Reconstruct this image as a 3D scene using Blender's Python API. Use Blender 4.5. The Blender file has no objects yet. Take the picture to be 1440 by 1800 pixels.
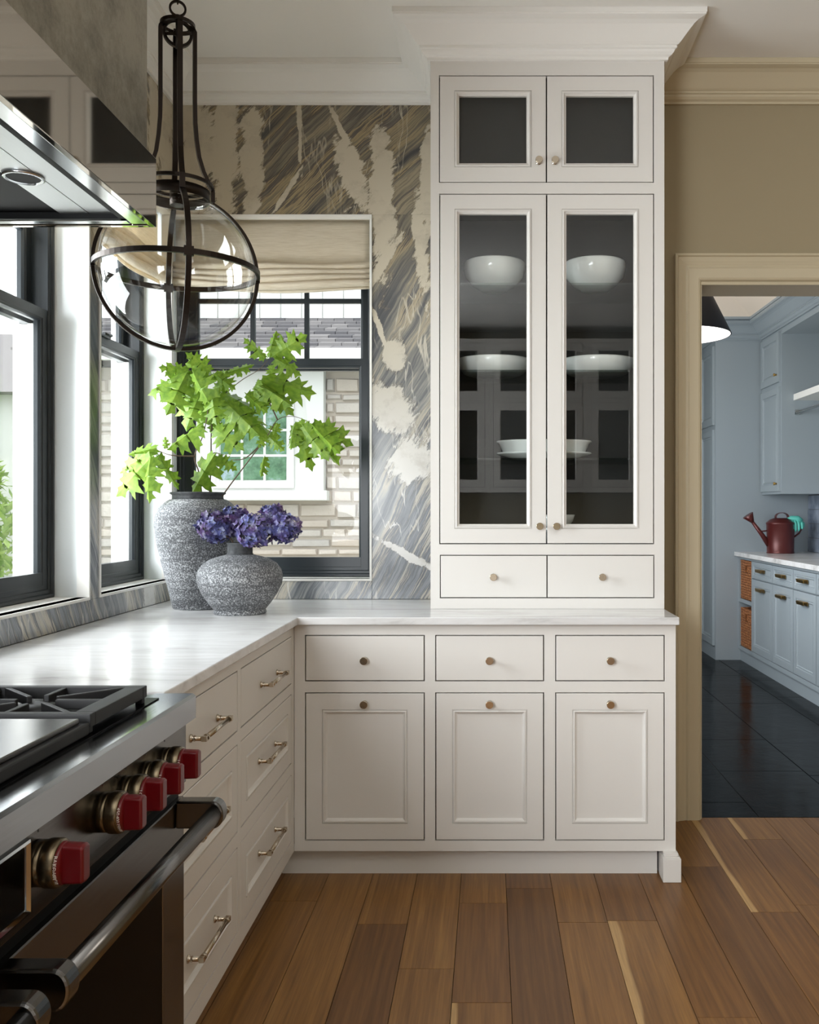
import bpy, bmesh, math, random
from mathutils import Vector, Matrix, noise
random.seed(7)
C = bpy.context.scene.collection
PI = math.pi
# ------------------------------------------------------------------ camera
F = 1614.0; HC = 1.285          # focal length in px for a 1440 px wide frame, eye height in m
sc = bpy.context.scene
cd = bpy.data.cameras.new('camera'); cam = bpy.data.objects.new('camera', cd); C.objects.link(cam)
cd.sensor_fit = 'HORIZONTAL'; cd.sensor_width = 36; cd.lens = 36*F/1440
cd.shift_x = -140/1440; cd.shift_y = -3/1440
cd.clip_start = 0.05; cd.clip_end = 300
cam.location = (0, 0, HC); cam.rotation_euler = (PI/2, 0, 0)
sc.camera = cam
# ------------------------------------------------------------------ world, sun, exposure
sc.view_settings.view_transform = 'Standard'; sc.view_settings.look = 'None'
sc.view_settings.gamma = 1; sc.view_settings.use_curve_mapping = False
sc.view_settings.exposure = 0.07
w = bpy.data.worlds.new('sky'); sc.world = w; w.use_nodes = True
bg = w.node_tree.nodes['Background']; bg.inputs[0].default_value = (0.90, 0.96, 1.0, 1); bg.inputs[1].default_value = 2.3
sd = bpy.data.lights.new('sun', 'SUN'); sd.energy = 1.3; sd.angle = 0.02; sd.color = (1, .95, .86)
sun = bpy.data.objects.new('sun', sd); C.objects.link(sun)
sun.rotation_euler = Vector((0.13, 0.36, -1)).to_track_quat('-Z', 'Y').to_euler()
def area(name, loc, dirv, sx, sy, power, col):
    l = bpy.data.lights.new(name, 'AREA'); l.shape = 'RECTANGLE'; l.size = sx; l.size_y = sy; l.energy = power; l.color = col
    o = bpy.data.objects.new(name, l); C.objects.link(o); o.location = loc
    o.rotation_euler = Vector(dirv).to_track_quat('-Z', 'Y').to_euler(); return o
# area lamps added to strengthen window daylight, and one ceiling fill
area('rear_window_daylight', (-1.28, -0.75, 1.75), (1, .34, .20), 1.7, 1.5, 175, (.93, .965, 1))
area('left_window_daylight', (-2.3, 2.75, 1.75), (1, .12, .06), 1.2, 1.2, 112, (.93, .97, 1))
area('room_fill_light', (2.2, .5, 3.09), (0, .1, -1), 1.1, 1.1, 20, (1, .94, .85))  # warm fill added under the ceiling, no window there
area('mudroom_daylight', (.30, 6.0, 1.7), (1, .15, 0), 1.6, 1.5, 46, (.94, .97, 1))

def PX(px, Y): return (px-860)*Y/F
def PZ(py, Y): return HC-(py-897)*Y/F
# ------------------------------------------------------------------ materials
def srgb(r, g, b):
    f = lambda c: ((c/255)/12.92 if c/255 <= .04045 else ((c/255+.055)/1.055)**2.4)
    return (f(r), f(g), f(b), 1)
def mat(name, col=(200,200,200), rough=.5, metal=0, spec=.5, **k):
    m = bpy.data.materials.new(name); m.use_nodes = True
    p = m.node_tree.nodes['Principled BSDF']
    p.inputs['Base Color'].default_value = srgb(*col); p.inputs['Roughness'].default_value = rough
    p.inputs['Metallic'].default_value = metal; p.inputs['Specular IOR Level'].default_value = spec
    for a, v in k.items(): p.inputs[a.replace('_', ' ')].default_value = v
    return m
class N:
    """tiny node helper"""
    def __init__(s, m): s.m = m; s.t = m.node_tree; s.p = s.t.nodes.get('Principled BSDF')
    def n(s, typ, **k):
        o = s.t.nodes.new(typ)
        for a, v in k.items():
            if a[0] == '_': setattr(o, a[1:], v)
        return o
    def l(s, a, b): s.t.links.new(a, b)
    def val(s, sock, v):
        if hasattr(v, 'is_linked') or isinstance(v, bpy.types.NodeSocket): s.l(v, sock)
        else: sock.default_value = v
    def math(s, op, a, b=0.0, c=None, clamp=False):
        o = s.t.nodes.new('ShaderNodeMath'); o.operation = op; o.use_clamp = clamp
        s.val(o.inputs[0], a); s.val(o.inputs[1], b)
        if c is not None: s.val(o.inputs[2], c)
        return o.outputs[0]
    def comb(s, x, y, z):
        o = s.t.nodes.new('ShaderNodeCombineXYZ'); s.val(o.inputs[0], x); s.val(o.inputs[1], y); s.val(o.inputs[2], z); return o.outputs[0]
    def pos(s):
        g = s.t.nodes.new('ShaderNodeNewGeometry'); x = s.t.nodes.new('ShaderNodeSeparateXYZ'); s.l(g.outputs['Position'], x.inputs[0]); return x.outputs
    def obj(s):
        return s.t.nodes.new('ShaderNodeTexCoord').outputs['Object']
    def mapping(s, v, scale=(1,1,1), rot=(0,0,0), loc=(0,0,0)):
        o = s.t.nodes.new('ShaderNodeMapping'); s.l(v, o.inputs[0]); o.inputs['Scale'].default_value = scale; o.inputs['Rotation'].default_value = rot; o.inputs['Location'].default_value = loc; return o.outputs[0]
    def noise(s, v, scale=5, detail=4, rough=.5, dist=0):
        o = s.t.nodes.new('ShaderNodeTexNoise'); s.l(v, o.inputs['Vector']); o.inputs['Scale'].default_value = scale; o.inputs['Detail'].default_value = detail
        o.inputs['Roughness'].default_value = rough; o.inputs['Distortion'].default_value = dist; return o.outputs['Fac']
    def ramp(s, f, stops):
        o = s.t.nodes.new('ShaderNodeValToRGB'); s.l(f, o.inputs[0]); e = o.color_ramp.elements
        while len(e) < len(stops): e.new(.5)
        for i, (p, c) in enumerate(stops): e[i].position = p; e[i].color = srgb(*c) if len(c) == 3 else c
        return o.outputs[0]
    def mix(s, f, a, b, mode='MIX'):
        o = s.t.nodes.new('ShaderNodeMix'); o.data_type = 'RGBA'; o.blend_type = mode
        s.val(o.inputs['Factor'], f)
        for k, v in (('A', a), ('B', b)):
            so = [i for i in o.inputs if i.name == k and i.type == 'RGBA'][0]
            if isinstance(v, tuple): so.default_value = srgb(*v) if len(v) == 3 else v
            else: s.l(v, so)
        return [i for i in o.outputs if i.type == 'RGBA'][0]
    def bump(s, h, strength=.3, dist=.01):
        o = s.t.nodes.new('ShaderNodeBump'); s.l(h, o.inputs['Height']); o.inputs['Strength'].default_value = strength; o.inputs['Distance'].default_value = dist
        s.l(o.outputs[0], s.p.inputs['Normal'])
    def color(s, c): s.l(c, s.p.inputs['Base Color'])

M = {}
M['cab'] = mat('cabinet_paint', (222, 219, 214), .38)
M['cab2'] = mat('pantry_paint', (151, 161, 167), .4)
M['mudwall'] = mat('mudroom_wall_paint', (112, 123, 122), .6)
M['trimwhite'] = mat('white_trim_paint', (236, 234, 229), .45)
M['ceil'] = mat('ceiling_paint', (238, 236, 231), .8)
M['reveal'] = mat('window_reveal_paint', (226, 230, 230), .5)
M['wallb'] = mat('taupe_wall_paint', (158, 145, 117), .7)
M['casing'] = mat('door_casing_paint', (198, 186, 158), .45)
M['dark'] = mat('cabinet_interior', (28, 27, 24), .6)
M['slot'] = mat('dark_backing', (30, 27, 24), .8)  # dark colour stands in for the shade seen through cabinet gaps
M['black'] = mat('black_window_paint', (28, 34, 38), .35)
M['extwhite'] = mat('exterior_white_paint', (225, 225, 222), .6)
M['bronze'] = mat('dark_bronze', (44, 37, 32), .38, .85)
M['iron'] = mat('cast_iron', (26, 26, 27), .55)
M['nickel'] = mat('polished_nickel', (196, 184, 166), .14, 1)
M['brass'] = mat('brass', (190, 150, 80), .28, 1)
M['chrome'] = mat('polished_steel', (205, 208, 210), .10, 1)
M['mirror'] = mat('polished_hood_steel', (158, 150, 138), .035, 1)
M['red'] = mat('red_knob', (98, 5, 14), .3, 0, .5)
M['bezel'] = mat('knob_bezel', (118, 106, 86), .27, 1)
M['glossblack'] = mat('oven_glass', (4, 4, 4), .25, 0, .04)
M['shadowblack'] = mat('baffle_black', (6, 7, 8), .5, 0, .15)
M['white'] = mat('white_ceramic', (245, 248, 246), .12)
M['slategrout'] = mat('slate_joint', (70, 68, 66), .8)
M['can'] = mat('oxblood_enamel', (86, 34, 32), .35, .25)
M['glove'] = mat('teal_rubber', (90, 190, 175), .5)
M['lampdark'] = mat('navy_lampshade', (28, 28, 40), .5)
M['lampwhite'] = mat('lampshade_inside', (245, 245, 250), .5)
M['ink'] = mat('dial_white_print', (225, 215, 205), .5)
M['inkblack'] = mat('dial_black_print', (30, 25, 20), .5)
M['grass'] = mat('lawn', (90, 120, 55), .9)
M['paleground'] = mat('pale_ground_cover', (196, 192, 184), .85)
M['bark'] = mat('twig_bark', (98, 80, 66), .7)
M['peach'] = mat('tray_ceiling_paint', (240, 224, 205), .7)

def glass(name, tint, ior_mix, rough=0.0):
    m = bpy.data.materials.new(name); m.use_nodes = True; n = N(m); t = m.node_tree
    for x in list(t.nodes): t.nodes.remove(x)
    o = n.n('ShaderNodeOutputMaterial'); tr = n.n('ShaderNodeBsdfTransparent'); tr.inputs[0].default_value = tint
    gl = n.n('ShaderNodeBsdfGlossy'); gl.inputs['Roughness'].default_value = rough
    lw = n.n('ShaderNodeLayerWeight'); lw.inputs[0].default_value = .5      # thin sheet: Schlick reflectance, the same from both faces
    fz_ = n.math('MULTIPLY_ADD', n.math('POWER', lw.outputs['Facing'], 5.0), (1-ior_mix)*.8, ior_mix)
    mx = n.n('ShaderNodeMixShader'); n.l(fz_, mx.inputs[0]); n.l(tr.outputs[0], mx.inputs[1]); n.l(gl.outputs[0], mx.inputs[2]); n.l(mx.outputs[0], o.inputs[0])
    return m
M['glass'] = glass('window_glass', (.985, .99, .988, 1), .008)
M['cabglass'] = glass('cabinet_glass', (.95, .96, .955, 1), .032)
M['globe'] = glass('globe_glass', (.98, .985, .98, 1), .045)
M['shelfglass'] = glass('shelf_glass', (.85, .90, .88, 1), .04)

# brushed steel
def steel(name, col, rough, axis):
    m = mat(name, col, rough, 1); n = N(m); p = n.comb(*n.pos()); sc_ = [260, 260, 260]; sc_[axis] = 3
    f = n.noise(n.mapping(p, tuple(sc_)), 1, 3, .6)
    r = n.math('MULTIPLY_ADD', f, .12, rough-.06); n.l(r, n.p.inputs['Roughness'])
    n.bump(f, .012, .0005); return m
M['steel'] = steel('brushed_steel', (108, 106, 104), .22, 1)
M['decksteel'] = steel('polished_deck_steel', (158, 160, 163), .14, 1)
M['panelsteel'] = steel('satin_light_panel', (225, 228, 228), .42, 1)
M['hoodsteel'] = steel('satin_hood_steel', (150, 143, 130), .34, 2)
m = M['hoodsteel']; n = N(m); f = n.noise(n.comb(*n.pos()), 9, 8, .8); n.color(n.ramp(f, [(.3, (96,90,77)), (.55, (148,141,125)), (.8, (160,153,138))]))  # mottling paints the ceiling's reflection into the steel colour

# dramatic veined marble on the walls
m = mat('veined_marble', (120,115,105), .22); M['marble'] = m; n = N(m); P = n.pos()
u = n.math('SUBTRACT', P[0], P[1]); v = P[2]              # on the back wall u = x - 3.82
base = n.comb(u, v, 0)
d1 = n.noise(base, 2.6, 4, .5); d2 = n.noise(n.mapping(base, loc=(7, 3, 1)), 2.6, 4, .5)
ud = n.math('MULTIPLY_ADD', n.math('SUBTRACT', d1, .5), .09, n.math('ADD', u, 4.4)); vd = n.math('MULTIPLY_ADD', n.math('SUBTRACT', d2, .5), .09, n.math('SUBTRACT', v, 2.5))
top = n.math('GREATER_THAN', v, 2.5155)
ang = n.math('MULTIPLY_ADD', top, -.30, 1.05)             # the upper slab was cut with flatter bands
ca = n.math('COSINE', ang); sa = n.math('SINE', ang)
uw = n.math('MULTIPLY_ADD', n.math('SUBTRACT', d1, .5), .07, n.math('MULTIPLY_ADD', n.math('SUBTRACT', n.noise(base, 14, 3, .5), .5), .012, n.math('ADD', u, 4.4)))
vw = n.math('MULTIPLY_ADD', n.math('SUBTRACT', d2, .5), .07, n.math('SUBTRACT', v, 2.5))
al = n.math('ADD', n.math('MULTIPLY', uw, ca), n.math('MULTIPLY', vw, sa))
ac = n.math('SUBTRACT', n.math('MULTIPLY', vw, ca), n.math('MULTIPLY', uw, sa))
big = n.noise(n.comb(n.math('MULTIPLY', al, .6), n.math('MULTIPLY', ac, 4.2), 0), 1, 3, .5)
med = n.noise(n.comb(n.math('MULTIPLY', al, .8), n.math('MULTIPLY', ac, 17), 5), 1, 5, .6)
fine = n.noise(n.comb(n.math('MULTIPLY', al, 2.6), n.math('MULTIPLY', ac, 110), 2), 1, 6, .75)
mixf = n.math('ADD', n.math('ADD', n.math('MULTIPLY', big, .55), n.math('MULTIPLY', med, .24)), n.math('MULTIPLY', fine, .21))
warm = n.ramp(mixf, [(.36, (50,51,56)), (.43, (84,82,80)), (.47, (122,114,98)), (.495, (168,150,116)), (.51, (82,78,76)), (.54, (122,116,104)), (.575, (158,146,122)), (.62, (90,86,84))])
cool = n.ramp(mixf, [(.36, (62,66,74)), (.43, (104,108,114)), (.47, (156,158,158)), (.495, (202,194,178)), (.51, (92,96,104)), (.54, (146,150,154)), (.575, (192,190,184)), (.62, (112,116,124))])
hz = n.math('MULTIPLY', n.math('SUBTRACT', v, 1.3), .85, clamp=True)
colr = n.mix(hz, cool, warm)  # cooler, paler marble low down: partly stone, partly daylight put into the colour
dk = n.noise(n.comb(n.math('MULTIPLY', al, 1.2), n.math('MULTIPLY', ac, 18), 9), 1, 7, .8)
colr = n.mix(n.math('MULTIPLY', n.math('SUBTRACT', .42, dk), 7, clamp=True), colr, (54, 50, 54))
# thin pale fissures crossing the bands
def creamcol(): pass
creamc = n.mix(n.math('MULTIPLY', n.math('SUBTRACT', v, 1.3), 1.2, clamp=True), (224, 222, 218), (198, 188, 168))  # cream takes the same height shift, daylight partly painted in
rg2 = n.noise(n.mapping(base, loc=(4, 9, 2)), 9, 6, .7)
creamc = n.mix(n.math('MULTIPLY', n.math('SUBTRACT', rg2, .5), 2.6, clamp=True), creamc, (158, 148, 134))
for sc_, rt_, wv_ in ((1.0, .30, .007), (1.3, -.55, .005)):
    wz = n.noise(n.mapping(n.comb(ud, vd, 0), (3.2*sc_, .55*sc_, 1), (0, 0, rt_)), 1, 5, .55)
    ln = n.math('SUBTRACT', 1, n.math('DIVIDE', n.math('ABSOLUTE', n.math('SUBTRACT', wz, .5)), wv_), clamp=True)
    colr = n.mix(n.math('MULTIPLY', ln, n.math('MULTIPLY', n.math('SUBTRACT', n.noise(base, 5+sc_, 2), .38), 4, clamp=True)), colr, creamc)
rg = n.noise(n.comb(n.math('MULTIPLY', al, 9), n.math('MULTIPLY', ac, 34), 4), 1, 8, .8)
rgl = n.noise(base, 7, 5, .6)
def sd(cx, cz, rx, rz, rot=0):
    dx = n.math('SUBTRACT', ud, cx+4.4); dz = n.math('SUBTRACT', vd, cz-2.5); c_, s_ = math.cos(rot), math.sin(rot)
    a = n.math('DIVIDE', n.math('ADD', n.math('MULTIPLY', dx, c_), n.math('MULTIPLY', dz, s_)), rx)
    b = n.math('DIVIDE', n.math('SUBTRACT', n.math('MULTIPLY', dz, c_), n.math('MULTIPLY', dx, s_)), rz)
    return n.math('SQRT', n.math('ADD', n.math('MULTIPLY', a, a), n.math('MULTIPLY', b, b)))
def blob(px, py, rx, ry, rot=0): return sd(PX(px, 3.82)-3.82, PZ(py, 3.82), rx*3.82/F, ry*3.82/F, rot)
bl = None
for q in [(338, 270, 40, 140), (392, 280, 24, 120, .06), (622, 300, 22, 60, .25), (598, 215, 6, 46, .5), (748, 330, 13, 95), (527, 235, 4, 66, .05), (500, 335, 5, 60, -.6), (690, 620, 20, 30), (684, 715, 34, 52, .9), (728, 815, 44, 40, .5), (715, 975, 7, 62, 1.05), (668, 575, 5, 60, .35), (740, 440, 14, 90, .1), (672, 470, 9, 60, -.5)]:
    d = blob(*q); bl = d if bl is None else n.math('MINIMUM', bl, d)
for q in [(-1.315-2.95, 2.6, .05, .35), (-1.315-3.5, 2.75, .05, .25), (-1.315-3.55, .95, .07, .10), (-1.335-3.06, 2.3, .05, .25)]: bl = n.math('MINIMUM', bl, sd(*q))
edge = n.math('ADD', bl, n.math('ADD', n.math('MULTIPLY', n.math('SUBTRACT', rg, .5), 2.6), n.math('MULTIPLY', n.math('SUBTRACT', rgl, .5), 1.8)))
cream = n.math('MULTIPLY', n.math('SUBTRACT', 1.08, edge), 5, clamp=True)
rim = n.math('MULTIPLY', n.math('SUBTRACT', 1, n.math('ABSOLUTE', n.math('MULTIPLY', n.math('SUBTRACT', edge, 1.06), 12))), .55, clamp=True)
colr = n.mix(cream, colr, creamc); colr = n.mix(rim, colr, (104, 90, 72)); n.color(colr)

# white quartzite counter
m = mat('white_quartzite', (222,222,222), .16); M['counter'] = m; n = N(m); P = n.pos()
q = n.comb(n.math('MULTIPLY', P[0], 1.2), n.math('MULTIPLY', P[1], 4.5), n.math('MULTIPLY', P[2], 6))
f = n.noise(q, 1.6, 7, .6, .8); n.color(n.ramp(f, [(.30, (176,174,172)), (.42, (212,211,210)), (.6, (226,226,226)), (.75, (204,201,197))]))

# oak boards: grain follows Y, every board its own tone
m = mat('oak_board', (130,90,50), .42); M['oak'] = m; n = N(m)
oi = n.n('ShaderNodeObjectInfo'); P = n.pos()
rn = n.math('MULTIPLY', oi.outputs['Random'], 37.0)
q = n.comb(n.math('ADD', n.math('MULTIPLY', P[0], 62), rn), n.math('MULTIPLY', P[1], 1.5), rn)
f = n.noise(q, 1, 6, .62, .25)
q2 = n.comb(n.math('ADD', n.math('MULTIPLY', P[0], 160), rn), n.math('MULTIPLY', P[1], 5), rn); f2 = n.noise(q2, 1, 3, .6)
c1 = n.ramp(f, [(.3, (118,82,42)), (.5, (144,103,56)), (.7, (164,122,70))])
tone = n.ramp(oi.outputs['Random'], [(0, (184,172,154)), (.3, (212,200,180)), (.6, (232,224,206)), (1, (255,252,234))])
ge = n.t.nodes.new('ShaderNodeSeparateXYZ'); n.l(n.t.nodes.new('ShaderNodeTexCoord').outputs['Generated'], ge.inputs[0])
sap = n.math('MULTIPLY', n.math('GREATER_THAN', n.math('FRACT', n.math('MULTIPLY', oi.outputs['Random'], 7.3)), .72), n.math('MULTIPLY', n.math('SUBTRACT', n.math('MULTIPLY_ADD', n.noise(n.comb(rn, n.math('MULTIPLY', P[1], 1.3), 0), 1, 2), .42, -.06), ge.outputs[0]), 22, clamp=True), clamp=True)
c1 = n.mix(1.0, c1, tone, 'MULTIPLY'); c1 = n.mix(n.math('MULTIPLY', sap, .75), c1, (206, 168, 112)); c1 = n.mix(n.math('MULTIPLY', n.math('SUBTRACT', f2, .35), .8, clamp=True), c1, (72,46,24)); 
n.color(c1); n.bump(f2, .08, .002)

# slate
m = mat('black_slate', (18,20,24), .16, 0, .05); M['slate'] = m; n = N(m); f = n.noise(n.comb(*n.pos()), 5, 7, .65)
oi = n.n('ShaderNodeObjectInfo'); n.color(n.ramp(f, [(.3, (5,6,7)), (.55, (9,10,12)), (.75, (20,19,19))])); n.bump(f, .2, .012)
n.l(n.math('MULTIPLY_ADD', f, .25, .02), n.p.inputs['Roughness'])

# vase: grey clay with white speckle glaze
m = mat('speckled_clay', (90,92,96), .75); M['clay'] = m; n = N(m); o = n.obj()
f = n.noise(o, 210, 4, .7); g = n.noise(n.mapping(o, (3, 3, 26)), 1.5, 5, .6)
sx = n.t.nodes.new('ShaderNodeSeparateXYZ'); n.l(o, sx.inputs[0])
k = n.math('ADD', f, n.math('MULTIPLY', n.math('SUBTRACT', g, .5), .30))
spk = n.ramp(k, [(.42, (74,76,79)), (.52, (108,110,113)), (.58, (160,162,165)), (.68, (206,208,210))]); 
M['_vase_nodes'] = None; n.color(spk); n.bump(f, .5, .003)
M['clayneck'] = mat('dark_clay', (62, 64, 67), .8); n = N(M['clayneck']); f = n.noise(n.obj(), 60, 4, .7); n.color(n.ramp(f, [(.3, (50,52,55)), (.7, (84,86,88))]))

# linen
m = mat('oatmeal_linen', (232,222,204), .9); M['linen'] = m; n = N(m); P = n.pos()
f = n.noise(n.comb(n.math('MULTIPLY', P[0], 18), n.math('MULTIPLY', P[1], 18), n.math('MULTIPLY', P[2], 420)), 1, 3, .6)
n.color(n.ramp(f, [(.3, (206,195,174)), (.6, (236,228,212))])); n.bump(f, .2, .002)
tl = n.n('ShaderNodeBsdfTranslucent'); tl.inputs[0].default_value = srgb(235,222,198); mx = n.n('ShaderNodeMixShader'); mx.inputs[0].default_value = .42
out = m.node_tree.nodes['Material Output']; n.l(n.p.outputs[0], mx.inputs[1]); n.l(tl.outputs[0], mx.inputs[2]); n.l(mx.outputs[0], out.inputs[0])

# leaves
def leafmat(name, a, b):
    m = mat(name, a, .45); n = N(m); f = n.noise(n.obj(), 9, 3); c = n.ramp(f, [(.3, a), (.7, b)]); n.color(c)
    tl = n.n('ShaderNodeBsdfTranslucent'); n.l(c, tl.inputs[0]); mx = n.n('ShaderNodeMixShader'); mx.inputs[0].default_value = .36
    out = m.node_tree.nodes['Material Output']; n.l(n.p.outputs[0], mx.inputs[1]); n.l(tl.outputs[0], mx.inputs[2]); n.l(mx.outputs[0], out.inputs[0]); return m
M['leaf'] = leafmat('oak_leaf', (98,138,36), (142,174,58))
M['bush'] = leafmat('hedge_leaf', (110,150,60), (180,205,110))
# hydrangea
m = mat('hydrangea_petal', (80,76,130), .7); M['petal'] = m; n = N(m)
f = n.noise(n.obj(), 42, 2, .5); f2 = n.noise(n.mapping(n.obj(), loc=(3,1,5)), 14, 2)
n.color(n.mix(n.math('MULTIPLY', n.math('SUBTRACT', f2, .42), 4, clamp=True), n.ramp(f, [(.3, (34,36,78)), (.5, (76,80,140)), (.7, (150,158,190))]), n.ramp(f, [(.3, (54,32,72)), (.5, (104,72,124)), (.7, (168,160,180))])))
# stone, shingles, wicker, tile
m = mat('cream_limestone', (205,190,170), .9); M['stone'] = m; n = N(m); oi = n.n('ShaderNodeObjectInfo')
f = n.noise(n.comb(*n.pos()), 6, 6, .6); n.color(n.mix(n.math('MULTIPLY', f, .6), n.ramp(oi.outputs['Random'], [(0, (186,172,158)), (.5, (204,194,184)), (1, (176,172,168))]), (214,206,198))); n.bump(f, .5, .05)
M['mortar'] = mat('lime_mortar', (196,186,174), .95)
m = mat('grey_shingle', (120,118,120), .8); M['shingle'] = m; n = N(m); oi = n.n('ShaderNodeObjectInfo'); n.color(n.ramp(oi.outputs['Random'], [(0, (92,90,94)), (1, (138,134,134))]))
m = mat('water_hyacinth_wicker', (150,95,55), .7); M['wicker'] = m; n = N(m); f = n.noise(n.mapping(n.obj(), (40, 40, 90)), 1, 4); n.color(n.ramp(f, [(.3, (92,52,28)), (.5, (160,98,56)), (.7, (205,145,92))])); n.bump(f, .6, .01)
m = mat('blue_glazed_tile', (120,132,150), .12); M['tile'] = m; n = N(m); f = n.noise(n.comb(*n.pos()), 7, 4); n.color(n.ramp(f, [(.3, (84,96,116)), (.7, (150,160,176))])); n.bump(f, .15, .02)
M['extglass'] = mat('painted_reflection_glass', (70,120,95), .05); n = N(M['extglass']); f = n.noise(n.comb(*n.pos()), 4, 6, .7); n.color(n.ramp(f, [(.35, (40,84,50)), (.55, (96,140,104)), (.7, (160,178,190))]))  # green reflection painted into the pane colour

# ------------------------------------------------------------------ mesh helpers
class B:
    def __init__(s): s.v = []; s.f = []; s.sm = []; s.mi = []
    def add(s, vs, fs, smooth=False, mi=0):
        o = len(s.v); s.v += [tuple(p) for p in vs]; s.f += [tuple(i+o for i in f) for f in fs]; s.sm += [smooth]*len(fs); s.mi += [mi]*len(fs); return s
    def box(s, x0, x1, y0, y1, z0, z1, mi=0):
        x0, x1 = min(x0, x1), max(x0, x1); y0, y1 = min(y0, y1), max(y0, y1); z0, z1 = min(z0, z1), max(z0, z1)
        return s.add([(x0,y0,z0),(x1,y0,z0),(x1,y1,z0),(x0,y1,z0),(x0,y0,z1),(x1,y0,z1),(x1,y1,z1),(x0,y1,z1)],
                     [(0,3,2,1),(4,5,6,7),(0,1,5,4),(1,2,6,5),(2,3,7,6),(3,0,4,7)], mi=mi)
    def rings(s, x0, x1, z0, z1, rings, cap=True, back=True):
        """nested rectangular rings (inset, y) seen from -y"""
        vs = []; fs = []
        for (i, y) in rings: vs += [(x0+i,y,z0+i),(x1-i,y,z0+i),(x1-i,y,z1-i),(x0+i,y,z1-i)]
        for k in range(len(rings)-1):
            for j in range(4): a = k*4+j; b = k*4+(j+1)%4; fs.append((a, b, b+4, a+4))
        if cap: fs.append(tuple(range(4*(len(rings)-1), 4*len(rings))))
        if cap and back: fs.append((3,2,1,0))
        if not cap:
            L = 4*(len(rings)-1)
            for j in range(4): fs.append((L+j, L+(j+1)%4, (j+1)%4, j))
        return s.add(vs, fs)
    def lathe(s, prof, n=32, c=(0,0,0), axis='z', sx=1, sy=1, mi=0, cap=True):
        vs = []; fs = []
        for (r, z) in prof:
            for k in range(n):
                a = 2*PI*k/n; x, y = r*math.cos(a)*sx, r*math.sin(a)*sy
                p = (x, y, z) if axis == 'z' else ((x, -z, y) if axis == '-y' else ((z, x, y) if axis == 'x' else (x, y, z)))
                vs.append((p[0]+c[0], p[1]+c[1], p[2]+c[2]))
        for i in range(len(prof)-1):
            for k in range(n):
                a = i*n+k; b = i*n+(k+1) % n
                fs.append((a, b, b+n, a+n))
        s.add(vs, fs, True, mi)
        o = len(s.v)-len(vs)
        for i, fl in ((0, True), (len(prof)-1, False)):
            if cap and prof[i][0] > 1e-5:
                ring = [o+i*n+k for k in range(n)]
                s.f.append(tuple(reversed(ring)) if fl else tuple(ring)); s.sm.append(False); s.mi.append(mi)
        return s
    def tube(s, pts, r, n=8, cap=True, mi=0):
        pts = [Vector(p) for p in pts]; R = r if isinstance(r, (list, tuple)) else [r]*len(pts)
        vs = []; fs = []; t = (pts[1]-pts[0]).normalized(); up = Vector((0,0,1)) if abs(t.z) < .9 else Vector((1,0,0)); nn = t.cross(up).normalized()
        for i, p in enumerate(pts):
            t = ((pts[min(i+1,len(pts)-1)]-pts[max(i-1,0)])).normalized(); nn = (nn-t*nn.dot(t)).normalized(); bb = t.cross(nn)
            for k in range(n): a = 2*PI*k/n; vs.append(p+(nn*math.cos(a)+bb*math.sin(a))*R[i])
        for i in range(len(pts)-1):
            for k in range(n): a = i*n+k; b = i*n+(k+1)%n; fs.append((a,b,b+n,a+n))
        s.add(vs, fs, True, mi)
        if cap: o = len(s.v)-len(vs); s.f += [tuple(o+k for k in reversed(range(n))), tuple(o+(len(pts)-1)*n+k for k in range(n))]; s.sm += [False]*2; s.mi += [mi]*2
        return s
    def strap(s, pts, wdir, w, t):
        """flat bar following pts; wdir gives its width direction"""
        pts = [Vector(p) for p in pts]; wd = Vector(wdir).normalized(); vs = []; fs = []
        for i, p in enumerate(pts):
            tg = (pts[min(i+1,len(pts)-1)]-pts[max(i-1,0)]).normalized(); nn = tg.cross(wd).normalized()
            for a, b in ((-1,-1),(1,-1),(1,1),(-1,1)): vs.append(p+wd*w/2*a+nn*t/2*b)
        for i in range(len(pts)-1):
            for k in range(4): a = i*4+k; b = i*4+(k+1)%4; fs.append((a,b,b+4,a+4))
        L = len(vs); fs += [(3,2,1,0),(L-4,L-3,L-2,L-1)]
        return s.add(vs, fs)
    def band(s, R, wv, t, mat4, n=72, a0=0, a1=2*PI):
        """flat hoop about local z: radius R, axial width wv, radial thickness t"""
        vs = []; fs = []; full = abs(a1-a0-2*PI) < 1e-4; m_ = n if full else n+1
        for k in range(m_):
            a = a0+(a1-a0)*k/n
            for r, z in ((R-t/2,-wv/2),(R+t/2,-wv/2),(R+t/2,wv/2),(R-t/2,wv/2)): vs.append(mat4 @ Vector((r*math.cos(a), r*math.sin(a), z)))
        for k in range(n):
            for j in range(4):
                a = k*4+j; b = k*4+(j+1)%4; c = ((k+1)%m_)*4; fs.append((a, b, c+(j+1)%4, c+j))
        return s.add(vs, fs)
    def build(s, name, m, parent=None, bevel=0, loc=None, fix=True, seg=2):
        me = bpy.data.meshes.new(name); me.from_pydata(s.v, [], s.f)
        mats = m if isinstance(m, (list, tuple)) else [m]
        for q in mats: me.materials.append(q)
        me.polygons.foreach_set('use_smooth', s.sm); me.polygons.foreach_set('material_index', s.mi)
        if fix:
            bm = bmesh.new(); bm.from_mesh(me); bmesh.ops.recalc_face_normals(bm, faces=bm.faces); bm.to_mesh(me); bm.free()
        me.update()
        o = bpy.data.objects.new(name, me); C.objects.link(o)
        if parent: o.parent = parent
        if loc: o.location = loc
        if bevel:
            b = o.modifiers.new('bevel', 'BEVEL'); b.width = bevel; b.segments = seg; b.limit_method = 'ANGLE'; b.angle_limit = .7
        return o
def tag(o, label=None, cat=None, group=None, kind=None):
    for k, v in (('label', label), ('category', cat), ('group', group), ('kind', kind)):
        if v: o[k] = v
    return o
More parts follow.
